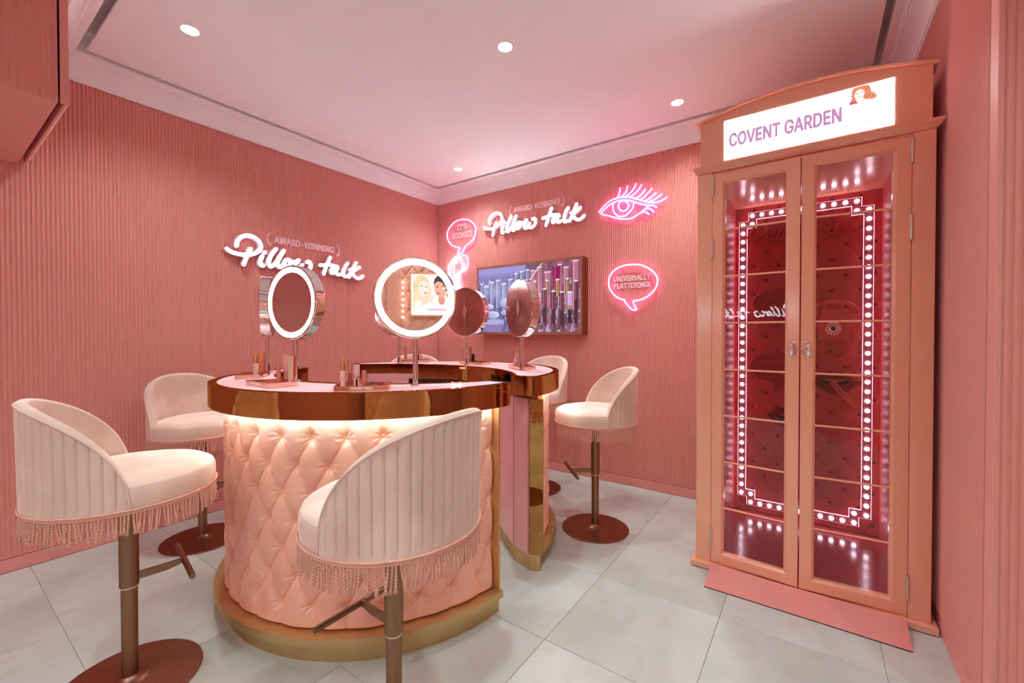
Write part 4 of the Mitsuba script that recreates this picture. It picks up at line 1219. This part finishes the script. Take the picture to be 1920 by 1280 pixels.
def lips(cx, cz, w, h, parent):
    up = smooth_path([(cx - w, cz + .002), (cx - w * .55, cz + h * .62), (cx - w * .2, cz + h * .92), (cx, cz + h * .74), (cx + w * .2, cz + h * .92), (cx + w * .55, cz + h * .62), (cx + w, cz + .002)], 6)
    dn = smooth_path([(cx + w, cz), (cx + w * .6, cz - h * .62), (cx + w * .2, cz - h * .98), (cx - w * .2, cz - h * .98), (cx - w * .6, cz - h * .62), (cx - w, cz)], 6)
    outer = Polygon(np.vstack([up, dn[1:-1]])).buffer(0)
    inner = affinity.scale(outer, .62, .30, origin=(cx, cz + h * .06))
    obj('lips', moved(extrude(outer.difference(inner), 0, .008), MR_), 'maroon', parent, smooth=30, label='dark red lips motif')
    obj('lips_gap', moved(extrude(inner, 0, .003), MR_), 'black_void', parent)
    obj('lips_teeth', moved(extrude(affinity.scale(inner, .80, .42, origin=(cx, cz + h * .24)), 0, .005), MR_), 'booth_leather', parent)


lips(-.145, .762, .125, .072, k)
lips(.108, 1.022, .128, .074, k)
ls = affinity.rotate(sbox(.095, .915, .140, .985).buffer(.004), 0, origin=(.1, .98))
MLS = MR_ @ trimesh.transformations.translation_matrix([.096, 1.020, 0]) @ trimesh.transformations.rotation_matrix(math.radians(38), [0, 0, 1])
obj('lipstick_relief', moved(merge(extrude(sbox(-.016, -.125, .016, .004), 0, .014), extrude(sbox(-.013, -.150, .013, -.125), 0, .011), extrude(Polygon([(-.010, -.150), (.010, -.150), (.010, -.182), (.002, -.196), (-.010, -.188)]), 0, .009)), MLS), 'telephone_red', k, label='red lipstick motif in the lips')
obj('lipstick_lettering', moved(text('CHARLOTTE TILBURY', .009, .001, .105, .03), MLS @ trimesh.transformations.translation_matrix([-.004, -.004, .014]) @ trimesh.transformations.rotation_matrix(-math.pi / 2, [0, 0, 1])), 'black_plastic', k)

# entry ramp
k = thing('entry_ramp', 'pink sloping ramp plate on the floor in front of the booth doors', 'ramp')
rp = Polygon([(2.418, .0), (2.418, .004), (2.596, .044), (2.596, .036), (2.44, .0)])
obj('plate', moved(extrude(rp, -.471, .348), np.array([[0, 0, 1., 0], [1, 0, 0, 0], [0, 1, 0, 0], [0, 0, 0, 1]])), 'ramp_paint', k)
obj('edge', box(-.470, .347, 2.4165, 2.4185, 0, .004), 'black_plastic', k)

# telephone hanging on the padding
k = thing('wall_telephone', 'red dial telephone with coiled cord hanging inside the booth', 'telephone')
TX, TZ = .098, 1.418
body = Polygon([(TX - .080, TZ - .115), (TX + .080, TZ - .115), (TX + .084, TZ - .02), (TX + .060, TZ + .085), (TX - .060, TZ + .085), (TX - .084, TZ - .02)]).buffer(-.012).buffer(.012)
MP = MR_
obj('body', moved(merge(extrude(body, 0, .05), extrude(body.buffer(-.010), .05, .062)), MP), 'telephone_red', k, smooth=30)
dz = TZ - .045
dl = obj('dial', moved(lathe([(0, 0), (.043, 0), (.043, .006), (.040, .009), (0, .009)], 40), MP @ trimesh.transformations.translation_matrix([TX, dz, .062])), 'chrome', k, smooth=30)
for i in range(10):
    a = math.radians(60 + i * 30)
    obj('finger_hole', moved(trimesh.creation.cylinder(.0066, .003, sections=14), MP @ trimesh.transformations.translation_matrix([TX + .030 * math.cos(a), dz + .030 * math.sin(a), .0722])), 'telephone_red', dl)
obj('hub', moved(trimesh.creation.cylinder(.014, .004, sections=20), MP @ trimesh.transformations.translation_matrix([TX, dz, .0725])), 'black_plastic', dl)
for s in (-1, 1):
    obj('cradle', moved(box(TX + s * .045 - .008, TX + s * .045 + .008, TZ + .07, TZ + .115, .02, .06, .004), MP), 'telephone_red', k)
hs = smooth_path([(TX - .105, TZ + .070), (TX - .085, TZ + .108), (TX - .03, TZ + .126), (TX + .03, TZ + .126), (TX + .085, TZ + .108), (TX + .105, TZ + .070)], 6)
h = obj('handset', moved(merge(tube(np.c_[hs, np.full(len(hs), .085)], np.interp(np.linspace(0, 1, len(hs)), [0, .2, .8, 1], [.022, .013, .013, .022]), 12), *[moved(trimesh.creation.cylinder(.028, .03, sections=20), trimesh.transformations.rotation_matrix(math.pi / 2, [1, 0, 0]), trimesh.transformations.translation_matrix([TX + s * .105, TZ + .058, .085])) for s in (-1, 1)]), MP), 'telephone_red', k, smooth=40)
c0 = smooth_path([(TX + .105, TZ + .04), (TX + .140, TZ - .02), (TX + .120, TZ - .13), (TX + .06, TZ - .22), (TX, TZ - .245), (TX - .05, TZ - .225), (TX - .06, TZ - .12)], 60)
tt = np.arange(len(c0)) * .62
cord = np.c_[c0[:, 0] + .0075 * np.cos(tt), c0[:, 1] + .0075 * np.sin(tt) * .3, .05 + .0075 * np.sin(tt)]
obj('coiled_cord', moved(tube(cord, .0022, 5), MP), 'telephone_red', k, smooth=True)

# ------------------------------------------------------------------ behind the camera: what the mirrors and the booth glass show
script_sign(np.array([[-1., 0, 0, 0], [0, 0, 1, -2.682], [0, 1, 0, 0], [0, 0, 0, 1]]), .86, 1.57, 'white script sign reading Pillow talk mirrored in the booth glass, on the rear wall')
k = thing('eye_sign', 'pink neon eye outline on the rear wall, mirrored in the left booth door', 'neon sign')
MREAR = np.array([[-1., 0, 0, 0], [0, 0, 1, -2.684], [0, 1, 0, 0], [0, 0, 0, 1]]) @ trimesh.transformations.translation_matrix([2.20 + 1.63, -1.05, 0])
neon(list(EYE.values()), MREAR, .030, .0062, NEON_PINK, k, .35)
Nn, Rr = np.array([-.745, .667, 0]), np.array([.667, .745, 0])
MD_ = np.eye(4)
MD_[:3, 0], MD_[:3, 1], MD_[:3, 2], MD_[:3, 3] = -Rr, (0, 0, 1), Nn, (1.33, -1.19, 0)
k = thing('display_wall', 'free-standing buttoned pink display wall behind the camera, seen in the large mirror', 'display wall')
obj('board', moved(extrude(sbox(-1.05, 0, 1.05, 2.95), -.10, 0), MD_), 'pink_laminate', k)
U, V = np.meshgrid(np.linspace(-1.04, 1.04, 300), np.linspace(.02, 2.93, 420), indexing='ij')
du, dv = .172, .125
p, q = U / du, V / dv
A, B = p + q / 2, p - q / 2
H = .022 * (np.abs(np.sin(np.pi * A)) * np.abs(np.sin(np.pi * B))) ** .28
pad = grid_mesh(np.stack([U, V, .002 + H], -1))
if pad.face_normals[0][2] < 0:
    pad.invert()
obj('padding', moved(pad, MD_), 'leather', k, smooth=True)
obj('door_board', moved(box(-.11, .06, 1.0, 2.04, .03, .055), MD_), 'booth_paint', k)
for j in range(7):
    obj('bulb', bulb_ply, None, k, M=np.block([[np.eye(3), (MD_ @ [-.135, 1.47 + .075 * j, .07, 1])[:3, None]], [np.zeros((1, 3)), np.ones((1, 1))]]), emit=(6, 5, 4), weight=.1)


def poster_fn(x, y):
    x = 1 - x
    img = np.zeros(x.shape + (3,)) + np.array([246, 214, 216.])
    el = lambda cx, cy, rx, ry, rot=0.: ((((x - cx) * math.cos(rot) + (y - cy) * math.sin(rot)) / rx) ** 2 + ((-(x - cx) * math.sin(rot) + (y - cy) * math.cos(rot)) / ry) ** 2) < 1
    n = meshkit.fbm(np.stack([x * 40, y * 6, x * 0], -1), 3, 2)[..., None]
    img = lay(img, el(.74, .86, .34, .30), (242, 222, 232))
    img = lay(img, el(.24, 1.0, .26, .30), (240, 226, 224))
    img = np.where(el(.25, .38, .20, .36, -.1)[..., None], np.array([214, 186, 140.]) + 50 * (n - .5), img)
    img = np.where(el(.17, .62, .13, .30, .15)[..., None], np.array([226, 200, 158.]) + 50 * (n - .5), img)
    img = lay(img, el(.27, .62, .07, .14), (232, 196, 176))
    img = lay(img, el(.29, .36, .125, .20, .12), (242, 208, 190))
    img = lay(img, el(.24, .29, .028, .012) | el(.35, .31, .026, .012), (90, 70, 70))
    img = lay(img, el(.33, .46, .04, .018), (206, 110, 116))
    img = np.where(el(.74, .20, .22, .21, .1)[..., None], np.array([52, 34, 38.]) + 30 * (n - .5), img)
    img = np.where((el(.90, .45, .07, .26, -.1))[..., None], np.array([58, 38, 40.]) + 20 * (n - .5), img)
    img = lay(img, el(.70, .62, .08, .12), (196, 140, 116))
    img = lay(img, el(.66, .36, .13, .20, -.25), (212, 156, 130))
    img = lay(img, el(.60, .30, .028, .012) | el(.73, .27, .026, .012), (50, 32, 34))
    img = lay(img, el(.62, .46, .04, .018), (176, 84, 86))
    img = lay(img, el(.88, .44, .06, .12, .5), (208, 152, 128))
    img = lay(img, el(.44, .60, .07, .10, .4), (236, 200, 184))
    img = lay(img, (np.abs((y - .32) + .35 * (x - .80)) < .012) & (x > .70) & (x < .88), (244, 220, 224))
    for a in (.12, .17, .22):
        img = lay(img, (np.abs(x - a) < .02) & (y > .66), (252, 244, 246))
    img = lay(img, (np.abs(y - .86) < .02) & (x > .36) & (x < .92), (206, 160, 196))
    return img


k = thing('glowing_poster', 'framed poster of two women with a glow of its own, on the display wall', 'screen')
pm, pc = paint_grid(-.80, -.24, 1.50, 2.03, 150, 150, poster_fn, .046)
obj('picture', moved(pm, MD_), 'black_plastic', k, smooth=True, color=pc * 1.5, emit={'type': 'mesh_attribute', 'name': 'vertex_color'}, weight=.6)  # the poster gives off its own picture colours as light
obj('frame', moved(extrude(sbox(-.825, 1.475, -.215, 2.055).difference(sbox(-.80, 1.50, -.24, 2.03)), .03, .055), MD_), 'gold', k)
